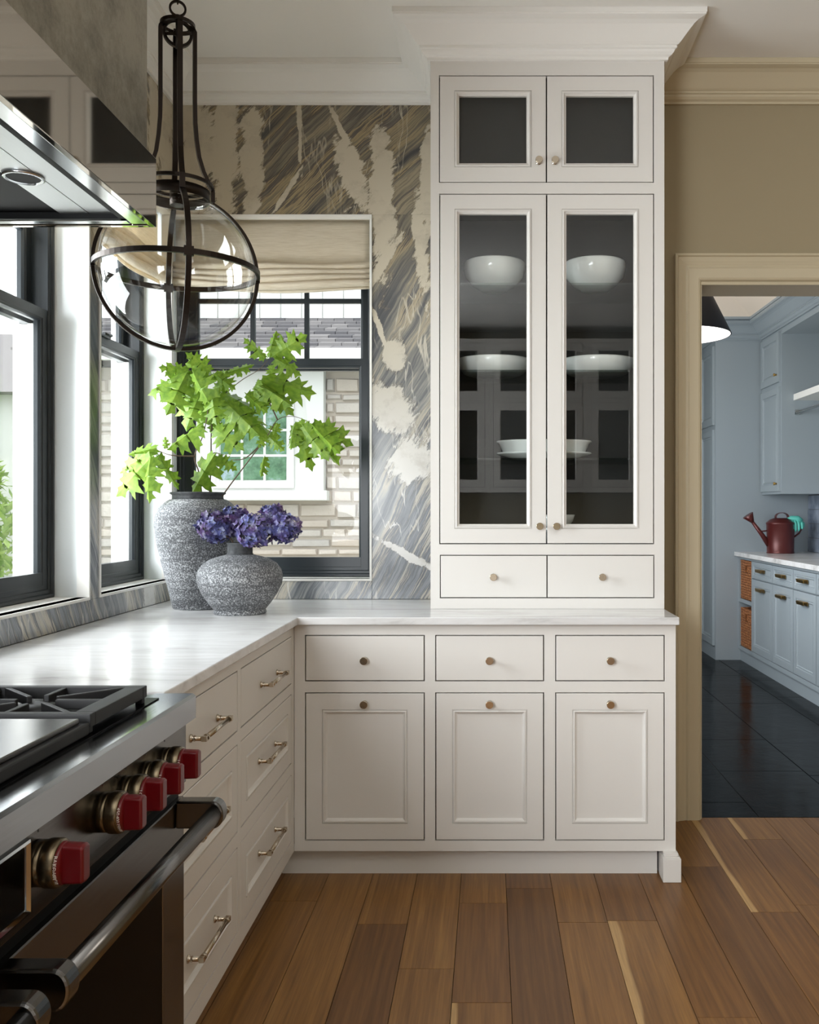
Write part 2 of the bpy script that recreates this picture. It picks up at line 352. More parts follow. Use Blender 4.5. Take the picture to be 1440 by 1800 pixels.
def empty(name, loc=(0,0,0), rz=0, label=None, cat=None, group=None, kind=None):
    o = bpy.data.objects.new(name, None); C.objects.link(o); o.location = loc; o.rotation_euler = (0,0,rz); o.empty_display_size = .05
    return tag(o, label, cat, group, kind)
def copy_tree(o, parent=None):
    c = o.copy(); C.objects.link(c)
    if parent: c.parent = parent
    for ch in list(o.children): copy_tree(ch, c)
    return c
def struct(o): o['kind'] = 'structure'; return o
def prism(b, poly, z0, z1, mi=0):
    n_ = len(poly); b.add([(x,y,z0) for x,y in poly]+[(x,y,z1) for x,y in poly], [tuple(reversed(range(n_))), tuple(range(n_,2*n_))]+[(i,(i+1)%n_,n_+(i+1)%n_,n_+i) for i in range(n_)], mi=mi)
def sweep(b, path, prof, segs, side=1, z0=0, closed=False):
    """sweep profile (d, z) along horizontal polyline with mitred corners; d goes to the right of travel when side = 1"""
    P_ = [Vector(p) for p in path]; rowsv = []
    for i, p in enumerate(P_):
        a = (P_[i]-P_[i-1]).normalized() if i > 0 else None; c = (P_[i+1]-P_[i]).normalized() if i < len(P_)-1 else None
        na = Vector((a.y, -a.x))*side if a else None; nc = Vector((c.y, -c.x))*side if c else None
        if na is None: mt = nc
        elif nc is None: mt = na
        else: mt = (na+nc)/(1+na.dot(nc))
        rowsv.append([(p.x+mt.x*d, p.y+mt.y*d, z0+z) for d, z in prof])
    k = len(prof); vs = sum(rowsv[segs[0]:segs[1]+1], []); fs = []
    for i in range(segs[1]-segs[0]):
        for j in range(k): a = i*k+j; c = i*k+(j+1)%k; fs.append((a, c, c+k, a+k))
    L = (segs[1]-segs[0])*k; fs += [tuple(range(k)), tuple(L+j for j in reversed(range(k)))]
    b.add(vs, fs)
def cells(b, x0, x1, z0, z1, holes, y0, y1):
    """slab with rectangular holes, made of full-depth cells"""
    xs = sorted({x0, x1, *[h[0] for h in holes], *[h[1] for h in holes]}); zs = sorted({z0, z1, *[h[2] for h in holes], *[h[3] for h in holes]})
    xs = [x for x in xs if x0 <= x <= x1]; zs = [z for z in zs if z0 <= z <= z1]
    for j in range(len(zs)-1):
        run = None
        for i in range(len(xs)-1):
            cx, cz = (xs[i]+xs[i+1])/2, (zs[j]+zs[j+1])/2
            hole = any(h[0] < cx < h[1] and h[2] < cz < h[3] for h in holes)
            if not hole: run = (run[0], xs[i+1]) if run else (xs[i], xs[i+1])
            if (hole or i == len(xs)-2) and run: b.box(run[0], run[1], y0, y1, zs[j], zs[j+1]); run = None

# ------------------------------------------------------------------ room dimensions
XW = -1.315; YW = 3.82          # marble faces
XS = -1.352; YS = 3.857         # wall behind the marble
CEIL = 3.105; CT = 0.915        # ceiling, counter top
XF = -0.68; YF = 3.20           # cabinet faces
YT = 3.446                      # tall cabinet face
XR = 4.6; YB = -2.45
# left wall: local x -> world Y, local y (into the wall) -> world -X
W1 = (2.10, 3.019); W2 = (3.094, 3.80); W3 = (-1.6, 0.1); WZ = (.99, 2.516)
b = B(); cells(b, YB-.2, YS+.25, -.02, CEIL+.02, [(*W1, *WZ), (*W2, *WZ), (*W3, *WZ)], 0, .19)
o = b.build('wall_left', M['reveal']); o.location = (XS, 0, 0); o.rotation_euler.z = PI/2; struct(o); wall_left = o
def slab(parent, x0, x1, y0, y1, z0, z1, lab=None, name='marble_slab'):
    q = B().box(x0, x1, y0, y1, z0, z1).build(name, M['marble'], parent, bevel=.001)
    if lab: q['label'] = lab
    return q
# marble cladding (local coordinates of the left wall)
t = .0365
slab(wall_left, YB, YW, -t, -.0005, WZ[1], CEIL-.005)
slab(wall_left, W1[1], W2[0], -t, -.0005, WZ[0]+.0005, WZ[1]-.0005)
slab(wall_left, 1.87, YW, -t, -.0005, CT+.0005, WZ[0])
slab(wall_left, .2, W1[0], -t, -.0005, WZ[0], WZ[1]-.0005); slab(wall_left, YB, W3[0], -t, -.0005, CT, WZ[1]-.0005)
# back wall, kitchen side, with the window and the doorway
WB = (-1.335, -.487); DOOR = (.882, 2.15, 2.235)
b = B(); cells(b, XS-.22, XR+.2, -.02, CEIL+.02, [(*WB, *WZ), (DOOR[0], DOOR[1], -.1, DOOR[2])], YS, YS+.17)
wall_back = struct(b.build('wall_back', M['reveal']))
slab(wall_back, XW+.0005, -.235, YW, YS-.0005, WZ[1], CEIL-.005)
slab(wall_back, WB[1], -.235, YW, YS-.0005, CT+.0005, WZ[1]-.0005)
slab(wall_back, XW+.0005, WB[1]-.0005, YW, YS-.0005, CT+.0005, WZ[0])
# painted plaster to the right of the tall cabinet, same plane as the marble
b = B(); cells(b, -.2, XR, 0, CEIL-.002, [(DOOR[0], DOOR[1], -.1, DOOR[2])], YW, YS-.0005)
b.build('plaster', M['wallb'], wall_back)['label'] = 'taupe painted plaster'
# window trim beads
def bead(name, parent, rot, x0, x1, z0, z1):
    b = B(); b.rings(x0, x1, z0, z1, [(0, 0), (0, -.041), (.009, -.041), (.009, .0)], cap=False)
    o = b.build(name, M['trimwhite'], parent); return o
bead('opening_bead', wall_back, 0, WB[0]+.001, WB[1]-.001, WZ[0]+.001, WZ[1]-.001).location.y = YS
for q in (W1, W2): bead('opening_bead', wall_left, 0, q[0]+.001, q[1]-.001, WZ[0]+.001, WZ[1]-.001).location.y = 0
# other walls, ceiling
b = B(); b.box(XR, XR+.15, YB-.2, YS, -.02, CEIL+.02); struct(b.build('wall_right', M['wallb']))
b = B(); b.box(XS-.22, XR+.15, YB-.2, YB, -.02, CEIL+.02); struct(b.build('wall_front', M['wallb']))
b = B(); b.box(XS-.22, XR+.15, YB-.2, YS+.17, CEIL, CEIL+.1); ceiling = struct(b.build('ceiling', M['ceil']))
# crown moulding
crown = [(0,0),(.012,0),(.013,.007),(.016,.010),(.024,.014),(.031,.022),(.034,.030),(.040,.032),(.040,.041),(.045,.043),(.052,.049),(.064,.063),(.078,.079),(.092,.094),(.106,.103),(.120,.107),(.128,.110),(.128,.115),(.131,.116),(.131,.1345),(0,.1345)]
TX0, TX1 = PX(757, YT)+.0, PX(1168, YT)
path = [(XW, YB), (XW, YW), (TX0, YW), (TX0, YT), (TX1, YT), (TX1, YW), (XR, YW)]
zc = CEIL-.1345-.0005
b = B(); sweep(b, path, crown, (0, 2), 1, zc); struct(b.build('trim_1', M['trimwhite']))
b = B(); sweep(b, path, crown, (5, 6), 1, zc); struct(b.build('trim_2', M['casing']))
# oak floor
fl = B(); fl.box(XS, XR, YB, YW+.02, -.03, -.018); floor = struct(fl.build('floor', M['slot']))
xb = .058-.156*9
rnd = random.Random(3)
px_starts = {}
k = 0
x = xb
while x < XR-.02:
    y = YB - rnd.random()*1.2
    x1 = min(x+.156, XR)
    while y < YW+.02:
        L = rnd.uniform(.55, 1.5); y1 = min(y+L, YW+.02)
        if y1 > YB+.02 and y1-max(y, YB) > .03 and x1 > XS+.02:
            bb = B().box(max(x, XS)+.0009, x1-.0009, max(y, YB)+.0009, y1-.0009, -.018, rnd.uniform(-.0004, 0))
            bb.build('floor_board', M['oak'], floor, fix=False)
        y = y1
    x += .156
# door casing around the mudroom doorway
cas = [(0, 0), (0, -.028), (.010, -.032), (.014, -.024), (.030, -.020), (.046, -.014), (.055, -.018), (.060, -.016), (.098, -.016), (.106, -.012), (.112, 0)]
b = B(); cw = .112
def casing(b, x0, x1, ztop, y):
    rows = [[], [], [], []]
    for (i, d) in cas:
        rows[0].append((x0-cw+i, y+d, 0.0)); rows[1].append((x0-cw+i, y+d, ztop+cw-i)); rows[2].append((x1+cw-i, y+d, ztop+cw-i)); rows[3].append((x1+cw-i, y+d, 0.0))
    k = len(cas); vs = sum(rows, []); fs = []
    for r in range(3):
        for j in range(k): a = r*k+j; c = r*k+(j+1)%k; fs.append((a, c, c+k, a+k))
    fs += [tuple(range(k)), tuple(3*k+j for j in reversed(range(k)))]
    b.add(vs, fs)
casing(b, DOOR[0], DOOR[1], DOOR[2], YW); struct(b.build('trim_3', M['casing']))
b = B(); b.box(DOOR[0]-.001, DOOR[1], YW-.001, YS+.17, DOOR[2], DOOR[2]-.012); b.box(DOOR[0]-.0005, DOOR[0]+.003, YW+.001, YS+.1705, .0005, DOOR[2]-.0125); b.box(DOOR[1]+.0005, DOOR[1]-.003, YW+.001, YS+.1705, .0005, DOOR[2]-.0125)
struct(b.build('trim_4', M['casing']))

# ------------------------------------------------------------------ windows
def make_window(name, parent_loc, rz, w_, z0, z1, zm, muntin_z, label):
    """local x across, y outward; frame face at y = 0"""
    root = empty(name, parent_loc, rz, label, None, None, 'structure'); K = M['black']; FD = .10
    b = B(); b.rings(0, w_, z0, zm, [(0, .034), (0, 0), (.004, -.004), (.012, -.004), (.016, .002), (.026, .002), (.029, .006), (.030, .034)], cap=False); b.v = [(x, y, (z if z < zm-.05 else z1-(zm-z))) for x, y, z in b.v]
    b.box(0, .030, .0341, FD, zm-.02, z1); b.box(w_-.030, w_, .0341, FD, zm-.02, z1); b.box(.030, w_-.030, .0341, FD, z1-.030, z1); b.build('frame', K, root)
    def sash(nm, za, zb, y, low):
        bot = .072 if low else .045
        b = B(); b.rings(.030, w_-.030, za, zb, [(0, y+.026), (0, y), (.030, y), (.034, y+.003), (.038, y+.004), (.041, y+.012), (.041, y+.026)], cap=False)
        if low: b.box(.031, w_-.031, y+.001, y+.025, za, za+bot)
        s = b.build(nm, K, root)
        zlo = za+(bot if low else .041)
        B().box(.070, w_-.070, y+.014, y+.017, zlo-.002, zb-.040).build('pane', M['glass'], s)
        if not low:
            b = B()
            for i in (1, 2):
                xx = .071+(w_-.142)*i/3; b.box(xx-.010, xx+.010, y+.006, y+.024, zlo, zb-.041)
            b.box(.071, w_-.071, y+.0065, y+.0235, muntin_z-.010, muntin_z+.010); b.build('muntins', K, s)
        else:
            b = B(); b.box(w_/2-.03, w_/2+.03, y-.006, y+.01, zb-.004, zb+.006); b.tube([(w_/2-.02, y+.0, zb+.01), (w_/2+.035, y-.006, zb+.012)], .006); b.build('sash_lock', K, s)
        return s
    sash('lower_sash', z0+.012, zm+.022, .007, True); sash('upper_sash', zm-.022, z1-.03, .060, False)
    # white exterior jamb lining and brick mould beyond the frame
    b = B(); b.box(.0, .040, .0345, .066, z0, zm-.022); b.box(w_-.040, w_, .0345, .066, z0, zm-.022); b.box(.0, .028, .067, .100, z0, zm-.0225); b.box(w_-.028, w_, .067, .100, z0, zm-.0225); b.box(.040, w_-.040, .0345, .11, z0, z0+.018)
    b.rings(-.001, w_+.001, z0, z1+.001, [(-.06, FD+.03), (-.06, FD+.012), (.010, FD+.005), (.010, FD+.03)], cap=False); b.build('exterior_casing', M['extwhite'], root)
    return root
ZM = 1.913; XG = -1.431
make_window('window_1', (XG, W1[0]+.001, 0), PI/2, W1[1]-W1[0]-.002, 1.0, WZ[1]-.002, ZM, 2.195, 'black double-hung window in the left wall nearest the range hood')
make_window('window_2', (XG, W2[0]+.001, 0), PI/2, W2[1]-W2[0]-.002, 1.0, WZ[1]-.002, ZM, 2.195, 'black double-hung window in the left wall behind the globe pendant')
make_window('window_3', (WB[0]+.001, YW+.105, 0), 0, WB[1]-WB[0]-.002, 1.0, WZ[1]-.002, ZM, 2.195, 'black double-hung window in the back wall behind the vases')
# white sills
b = B(); b.box(XW-.115, XW-.001, W1[0]+.002, W1[1]-.002, WZ[0]+.0005, 1.0); b.box(XW-.001, XW+.004, W1[0]+.002, W1[1]-.002, WZ[0]+.0005, WZ[0]+.004); struct(b.build('trim_5', M['trimwhite']))
b = B(); b.box(XW-.115, XW-.001, W2[0]+.002, W2[1]-.002, WZ[0]+.0005, 1.0); struct(b.build('trim_6', M['trimwhite']))
b = B(); b.box(WB[0]+.002, WB[1]-.002, YW+.001, YW+.104, WZ[0]+.0005, 1.0); struct(b.build('trim_7', M['trimwhite']))

# ------------------------------------------------------------------ roman shades
def shade(loc, rz, w_, label):
    root = empty('roman_shade', loc, rz, label, 'shade', 'linen roman shades in the windows')
    ztop, zflat, zbot = 2.505, 2.335, 2.212
    prof = []
    for i in range(7): prof.append((0.0, ztop+(zflat-ztop)*i/6, 0))
    # three soft stacked folds
    for fi in range(4):
        za = zflat-.026*fi; 
        for q in range(1, 9):
            a = q/8*PI; prof.append((-.012-.030*math.sin(a)*(1+.15*fi), za-.040*(q/8)+(.014 if q == 8 else 0), 1))
    prof.append((-.010, zbot+.02, 1)); prof.append((-.012, zbot-.0, 1))
    nx = 26; vs = []; fs = []
    for (y, z, s_) in prof:
        for i in range(nx+1):
            u = i/nx; sag = -.010*math.sin(PI*u)*s_ + .004*math.sin(7*u+z*40)*s_
            yy = y + .004*math.sin(9*u+z*30)*s_
            vs.append((w_*u, yy, z+sag))
    for j in range(len(prof)-1):
        for i in range(nx): a = j*(nx+1)+i; fs.append((a, a+1, a+nx+2, a+nx+1))
    b = B(); b.add(vs, fs, True); o = b.build('fabric', M['linen'], root, fix=False)
    sol = o.modifiers.new('thickness', 'SOLIDIFY'); sol.thickness = .0025
    B().box(0, w_, 0.002, .03, ztop-.003, ztop+.009).build('headrail', M['linen'], root)
    return root
shade((WB[0]+.012, YW+.055, 0), 0, WB[1]-WB[0]-.024, 'oatmeal linen roman shade gathered above the back window')
shade((XW-.055, W2[0]+.012, 0), PI/2, W2[1]-W2[0]-.024, 'linen roman shade on the left window beside the corner, seen through the globe')
shade((XW-.055, W1[0]+.012, 0), PI/2, W1[1]-W1[0]-.024, 'linen roman shade on the left window beside the range hood, behind its lower edge')

# ------------------------------------------------------------------ cabinet parts
bead_r = lambda m_: [(0,.020),(0,.0012),(.0012,0),(m_,0),(m_+.0008,.004),(m_+.003,.004),(m_+.0045,-.0025),(m_+.009,-.003),(m_+.013,.003),(m_+.018,.006)]
def flat_front(name, parent, x0, x1, z0, z1, m_=None):
    b = B(); b.rings(x0, x1, z0, z1, [(0,.020),(0,.0012),(.0012,0)]); return b.build(name, m_ or M['cab'], parent)
def panel_front(name, parent, x0, x1, z0, z1, mg=.0555, m_=None):
    b = B(); b.rings(x0, x1, z0, z1, bead_r(mg)); return b.build(name, m_ or M['cab'], parent)
def glass_door(name, parent, x0, x1, z0, z1, mg=.0535, gl='cabglass'):
    b = B(); b.rings(x0, x1, z0, z1, bead_r(mg)[:-1]+[(mg+.018,.006),(mg+.019,.018),(mg+.001,.020)], cap=False); d = b.build(name, M['cab'], parent)
    B().box(x0+mg+.012, x1-mg-.012, .0095, .0135, z0+mg+.012, z1-mg-.012).build('glass_pane', M[gl], d); return d
def knob(parent, x, z, r=.0138):
    b = B(); b.lathe([(r*.78,0),(r*.78,.003),(.0048,.004),(.0045,.018),(.009,.020),(r,.0215),(r,.0222),(r,.0270),(r*.97,.0283),(r*.90,.0290)], 20, (x,0,z), '-y'); return b.build('knob', M['nickel'], parent)
def pull(parent, x, z, L=.205, y=0):
    b = B(); h = .034
    for sx in (-1, 1):
        px_ = x+sx*L/2
        b.lathe([(.010,0),(.010,.003),(.006,.006),(.0075,.010),(.0058,.013),(.0058,h-.004)], 8, (px_, y, z), '-y')
        b.box(px_-.007, px_+.007, y-h-.005, y-h+.007, z-.006, z+.006)
        b.tube([(px_-sx*.006, y-h+.001, z), (px_-sx*.016, y-h+.001, z)], .0078, 12)
    b.tube([(x-L/2+.01, y-h+.001, z), (x+L/2-.01, y-h+.001, z)], .0060, 12)
    return b.build('handle', M['nickel'], parent)
G = .0036
def opening(h): return (h[0]-G, h[1]+G, h[2]-G, h[3]+G)

# back base cabinet
bc = empty('base_cabinet', (XF+.001, YF, 0), 0, 'off-white base cabinet under the tall glass cabinet, three drawers over three panelled doors', 'cabinet')
fx = lambda px: PX(px, YF)-(XF+.001); fz = lambda py: PZ(py, YF)
cols = [(fx(538), fx(745)), (fx(767), fx(955)), (fx(978), fx(1167))]
rows = [(fz(1196), fz(1118)), (fz(1476), fz(1219))]
WID = fx(1188); ZB = fz(1496); ZT = CT-.027
ops = [(c[0], c[1], r[0], r[1]) for c in cols for r in rows]
b = B(); cells(b, 0, WID, ZB, ZT, [opening(o_) for o_ in ops], 0, .022); b.build('face_frame', M['cab'], bc)
b = B(); b.box(0, WID, .0225, YW-YF-.002, ZB, ZT); b.build('carcass', M['cab'], bc); B().box(.022, WID-.022, .0205, .0224, ZB+.022, ZT-.01).build('interior', M['slot'], bc)  # thin dark sheet stands for the shade behind the fronts
for c in cols:
    d = flat_front('drawer', bc, c[0], c[1], *rows[0]); knob(d, (c[0]+c[1])/2-.001, fz(1160))
for c in cols:
    d = panel_front('door', bc, c[0], c[1], *rows[1]); knob(d, (c[0]+c[1])/2-.001, fz(1236.5))
b = B(); b.box(-.054, fx(1160), .05, .07, 0, ZB); b.build('toe_kick', M['cab'], bc)
# moulded foot block
fx0, fx1 = WID-.050, WID+.013; fy0 = -.033
b = B(); b.box(fx0, fx1, fy0, .05, 0, .082); b.box(fx0+.003, fx1-.003, fy0+.003, .05, .082, .086); b.box(fx0+.005, fx1-.008, fy0+.010, .05, .086, ZB)
b.build('foot', M['cab'], bc, bevel=.002)
b = B(); b.box(WID-.048, WID-.001, .055, YW-YF-.003, 0, ZB); b.build('side_plinth', M['cab'], bc)

# left drawer cabinet beside the range
Y0L = 1.868
lc = empty('drawer_cabinet', (XF, Y0L, 0), PI/2, 'off-white drawer cabinet along the window wall, between range and corner', 'cabinet')
ly = lambda Y: Y-Y0L
LC = [(ly(2.517), ly(3.154)), (ly(1.905), ly(2.477))]
LR = [(.691, .849, 0), (.418, .650, 1), (.1476, .3725, 1)]
WL = ly(YF)-.0005
b = B(); cells(b, 0, WL, ZB, ZT, [opening((c[0], c[1], r[0], r[1])) for c in LC for r in LR], 0, .022); b.build('face_frame', M['cab'], lc)
b = B(); b.box(0, WL-.002, .0225, XF-XW-.002, ZB, ZT); b.build('carcass', M['cab'], lc); B().box(.012, WL-.012, .0205, .0224, ZB+.022, ZT-.01).build('interior', M['slot'], lc)  # dark sheet paints the shade inside the drawer gaps
for c in LC:
    for r in LR:
        d = panel_front('drawer', lc, c[0], c[1], r[0], r[1], .052) if r[2] else flat_front('drawer', lc, c[0], c[1], r[0], r[1])
        pull(d, (c[0]+c[1])/2, (r[0]+r[1])/2+(-.004 if not r[2] else .004), .205, .006 if r[2] else 0)
b = B(); b.box(0, WL+.05, .055, .075, 0, ZB); b.build('toe_kick', M['cab'], lc)

# counter, one L-shaped slab
CX1 = PX(1195, 3.17); CF = -.66; CFy = 3.17
b = B(); prism(b, [(XW+.001, 1.868), (CF, 1.868), (CF, CFy), (CX1, CFy), (CX1, YW-.001), (XW+.001, YW-.001)], CT-.0265, CT)
tag(b.build('countertop', M['counter'], bevel=.003, seg=3), 'white veined stone countertop running round the corner under both vases', 'countertop')

# ------------------------------------------------------------------ tall glass cabinet
tc = empty('tall_cabinet', (TX0, YT, 0), 0, 'tall off-white cabinet with dark glass doors standing on the counter up to the ceiling', 'cabinet')
tx = lambda px: PX(px, YT)-TX0; tz = lambda py: PZ(py, YT)
TW = TX1-TX0; TB = CT+.0005; TT = CEIL-.001; DEP = YW-YT-.001
tops = [(tx(773.5), tx(959.7), tz(319.5), tz(134)), (tx(962), tx(1148), tz(319.5), tz(134)), (tx(774), tx(960), tz(955), tz(342)), (tx(962.5), tx(1148.5), tz(955), tz(342)), (tx(775), tx(961), tz(1050), tz(977)), (tx(963), tx(1149), tz(1050), tz(977))]
holes = [(tops[0][0]-G, tops[1][1]+G, tops[0][2]-G, tops[0][3]+G), (tops[2][0]-G, tops[3][1]+G, tops[2][2]-G, tops[2][3]+G), (tops[4][0]-G, tops[5][1]+G, tops[4][2]-G, tops[4][3]+G)]
b = B(); cells(b, 0, TW, TB, TT, holes, 0, .022); b.build('face_frame', M['cab'], tc)
b = B(); b.box(0, .018, .0222, DEP, TB, TT); b.box(TW-.018, TW, .0222, DEP, TB, TT); b.build('carcass', M['cab'], tc)
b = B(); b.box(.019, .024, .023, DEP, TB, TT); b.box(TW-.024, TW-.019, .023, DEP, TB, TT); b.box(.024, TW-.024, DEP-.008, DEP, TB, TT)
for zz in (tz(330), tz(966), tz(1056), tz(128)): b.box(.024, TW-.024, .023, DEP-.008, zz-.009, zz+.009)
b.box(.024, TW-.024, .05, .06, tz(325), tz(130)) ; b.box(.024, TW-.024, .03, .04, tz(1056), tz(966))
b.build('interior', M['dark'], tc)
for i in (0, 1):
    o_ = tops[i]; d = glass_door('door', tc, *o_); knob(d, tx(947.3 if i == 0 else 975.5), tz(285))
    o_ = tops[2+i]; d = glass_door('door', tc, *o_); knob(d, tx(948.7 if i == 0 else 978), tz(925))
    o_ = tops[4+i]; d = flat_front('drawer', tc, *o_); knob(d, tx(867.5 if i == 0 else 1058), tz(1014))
SH = [2.150, 1.819, 1.484]
for z in SH: B().box(.025, TW-.025, .045, DEP-.009, z-.008, z).build('glass_shelf', M['shelfglass'], tc)
b = B(); sweep(b, path, crown, (2, 5), 1, zc); b.v = [(x-TX0, y-YT, z) for x, y, z in b.v]; b.build('crown_moulding', M['trimwhite'], tc)

# dishes
def dish(name, prof, x, Y, z, label, group, sx=1, sy=1, cat='bowl'):
    b = B(); b.lathe(prof, 48, sx=sx, sy=sy); o = b.build(name, M['white'], loc=(x, Y, z)); o.location = (x, Y, z+.0005); return tag(o, label, cat, group)
bowl = [(0,.0),(.052,.0),(.058,.006),(.085,.022),(.112,.052),(.1215,.085),(.122,.106),(.120,.110),(.117,.107),(.113,.080),(.100,.045),(.070,.018),(0,.012)]
dish('serving_bowl', bowl, .020, 3.63, SH[0], 'large white bowl on the top glass shelf behind the left door', 'white bowls on the top shelf')
dish('serving_bowl', bowl, .418, 3.63, SH[0], 'large white bowl on the top glass shelf behind the right door', 'white bowls on the top shelf')
plat = [(0,0),(.10,0),(.118,.006),(.140,.030),(.150,.056),(.148,.060),(.144,.056),(.130,.028),(.110,.012),(0,.010)]
dish('shallow_dish', plat, .018, 3.645, SH[1], 'wide shallow white dish on the middle glass shelf behind the left door', 'shallow white dishes on the middle shelf', cat='dish')
dish('shallow_dish', plat, .430, 3.645, SH[1], 'wide shallow white dish on the middle glass shelf behind the right door', 'shallow white dishes on the middle shelf', cat='dish')
dish('oval_platter', [(0,0),(.085,0),(.100,.004),(.140,.020),(.150,.024),(.149,.028),(.100,.012),(0,.008)], .218, 3.645, SH[2], 'oval white platter on the lowest glass shelf, under the oval baker', None, 1.26, .9, 'platter')
dish('oval_baker', [(0,0),(.108,0),(.114,.004),(.130,.052),(.137,.058),(.137,.062),(.130,.061),(.110,.012),(0,.008)], .218, 3.645, SH[2]+.0125, 'deep oval white baking dish stacked on a platter behind the doors meeting', None, 1.38, .85, 'dish')
ZI = tz(966)+.009
sb = [(0,0),(.03,0),(.034,.005),(.066,.05),(.074,.075),(.071,.076),(.06,.05),(.03,.012),(0,.01)]
dish('small_bowl', sb, .262, 3.60, ZI, 'small white bowl at the cabinet bottom, lower of the stacked pair', 'stacked small bowls')
dish('small_bowl', sb, .262, 3.60, ZI+.045, 'small white bowl at the cabinet bottom, upper of the stacked pair', 'stacked small bowls')

# ------------------------------------------------------------------ wall cabinets at the far side of the room (seen in the glass reflections)
wc = empty('wall_cabinet', (.0, YB+.38, 0), PI, 'off-white glass-fronted wall cabinet behind the camera, reflected in the tall cabinet glass', 'cabinet', 'wall cabinets reflected in the glass')
WW = .96; z0_, z1_ = 1.46, CEIL-.14
hs = [(.04, WW-.04, z0_+.05, 2.34), (.04, WW-.04, 2.38, z1_-.04)]
b = B(); cells(b, 0, WW, z0_, z1_, hs, 0, .02); b.box(0, .02, .0205, .375, z0_, z1_); b.box(WW-.02, WW, .0205, .375, z0_, z1_); b.build('carcass', M['cab'], wc)
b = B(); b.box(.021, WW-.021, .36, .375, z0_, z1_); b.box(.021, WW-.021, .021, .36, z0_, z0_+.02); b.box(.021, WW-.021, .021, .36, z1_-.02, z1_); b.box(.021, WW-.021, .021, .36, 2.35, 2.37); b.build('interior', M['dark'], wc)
for h in hs:
    xm = (h[0]+h[1])/2
    for a_, c_ in ((h[0]+G, xm-.001), (xm+.001, h[1]-G)): d = glass_door('door', wc, a_, c_, h[2]+G, h[3]-G); knob(d, c_-.03 if a_ < xm-.1 else a_+.03, h[2]+.05)
for i in (-1, 1, 2):
    c = copy_tree(wc); c.location.x = wc.location.x+WW*i; c['label'] = ['', 'off-white glass-fronted wall cabinet behind the camera, next but one to the windows', 'off-white glass-fronted wall cabinet behind the camera, farthest from the windows', 'off-white glass-fronted wall cabinet behind the camera, nearest the windows'][i]
wbc = empty('rear_base_cabinet', (-1.28, YB+.002, 0), 0, 'off-white base cabinets along the wall behind the camera', 'cabinet')
b = B(); b.box(0, 3.9, 0, .6, .1, .888); b.build('carcass', M['cab'], wbc); B().box(0, 3.9, 0, .55, 0, .1).build('toe_kick', M['cab'], wbc)
B().box(0, 3.92, 0, .63, .8885, .915).build('worktop', M['counter'], wbc)
b = B()
for i in range(7): b.rings(.03+i*.55, .03+i*.55+.52, .14, .85, [(0,-.018),(0,.0),(.002,.002),(.055,.002),(.06,-.004)], cap=True)
b.v = [(x, .602-y*0+y, z) for x, y, z in b.v]; b.build('doors', M['cab'], wbc)

# ------------------------------------------------------------------ range
RX = -.613; RY1 = 1.8565; RY0 = .64
rg = empty('range', (0, 0, 0), 0, 'stainless steel gas range with red knobs and tubular oven handles', 'range')
b = B(); b.box(XW+.003, RX-.032, RY0, RY1, .10, .70); b.box(XW+.003, RX-.02, RY0, RY1, .70, .862); b.build('body', M['steel'], rg)
# top with bullnose lip
LX = -.593
b = B(); prof = [(XW+.003, .885), (XW+.003, .912), (-.68, .912), (-.675, .915), (LX-.006, .915), (LX, .910), (LX, .866), (LX-.004, .863), (-.64, .863), (-.64, .885)]
n_ = len(prof); vs = [(x, RY0, z) for x, z in prof]+[(x, RY1, z) for x, z in prof]
b.add(vs, [tuple(range(n_)), tuple(reversed(range(n_, 2*n_)))]+[(i, (i+1)%n_, n_+(i+1)%n_, n_+i) for i in range(n_)]); b.build('cooktop_deck', M['decksteel'], rg)
b = B(); b.box(RX-.02, RX, RY0, RY1, .737, .8625); cp = b.build('control_panel', M['steel'], rg, bevel=.001)
b = B(); b.box(RX-.04, RX-.012, RY0, RY1-.01, .70, .737); b.build('recess_shade', M['shadowblack'], rg)  # black strip stands for the shade in the recess above the oven doors
# display
dy1, dy0 = 1.215, .84
b = B()
vs = []; 
def xring(b, y0, y1, z0, z1, rings, cap=True):
    """rings (inset, x) on a face looking +X"""
    vs = []; fs = []
    for (i, x) in rings: vs += [(x,y0+i,z0+i),(x,y1-i,z0+i),(x,y1-i,z1-i),(x,y0+i,z1-i)]
    for k in range(len(rings)-1):
        for j in range(4): a = k*4+j; c = k*4+(j+1)%4; fs.append((a, c, c+4, a+4))
    if cap: fs.append(tuple(range(4*(len(rings)-1), 4*len(rings))))
    b.add(vs, fs)
xring(b, dy0, dy1, .752, .850, [(0, RX), (0, RX+.006), (.003, RX+.008), (.007, RX+.004), (.008, RX-.001)], cap=False); b.build('display_bezel', M['chrome'], rg)
B().box(RX, RX+.002, dy0+.007, dy1-.007, .759, .843).build('display', M['glossblack'], rg)
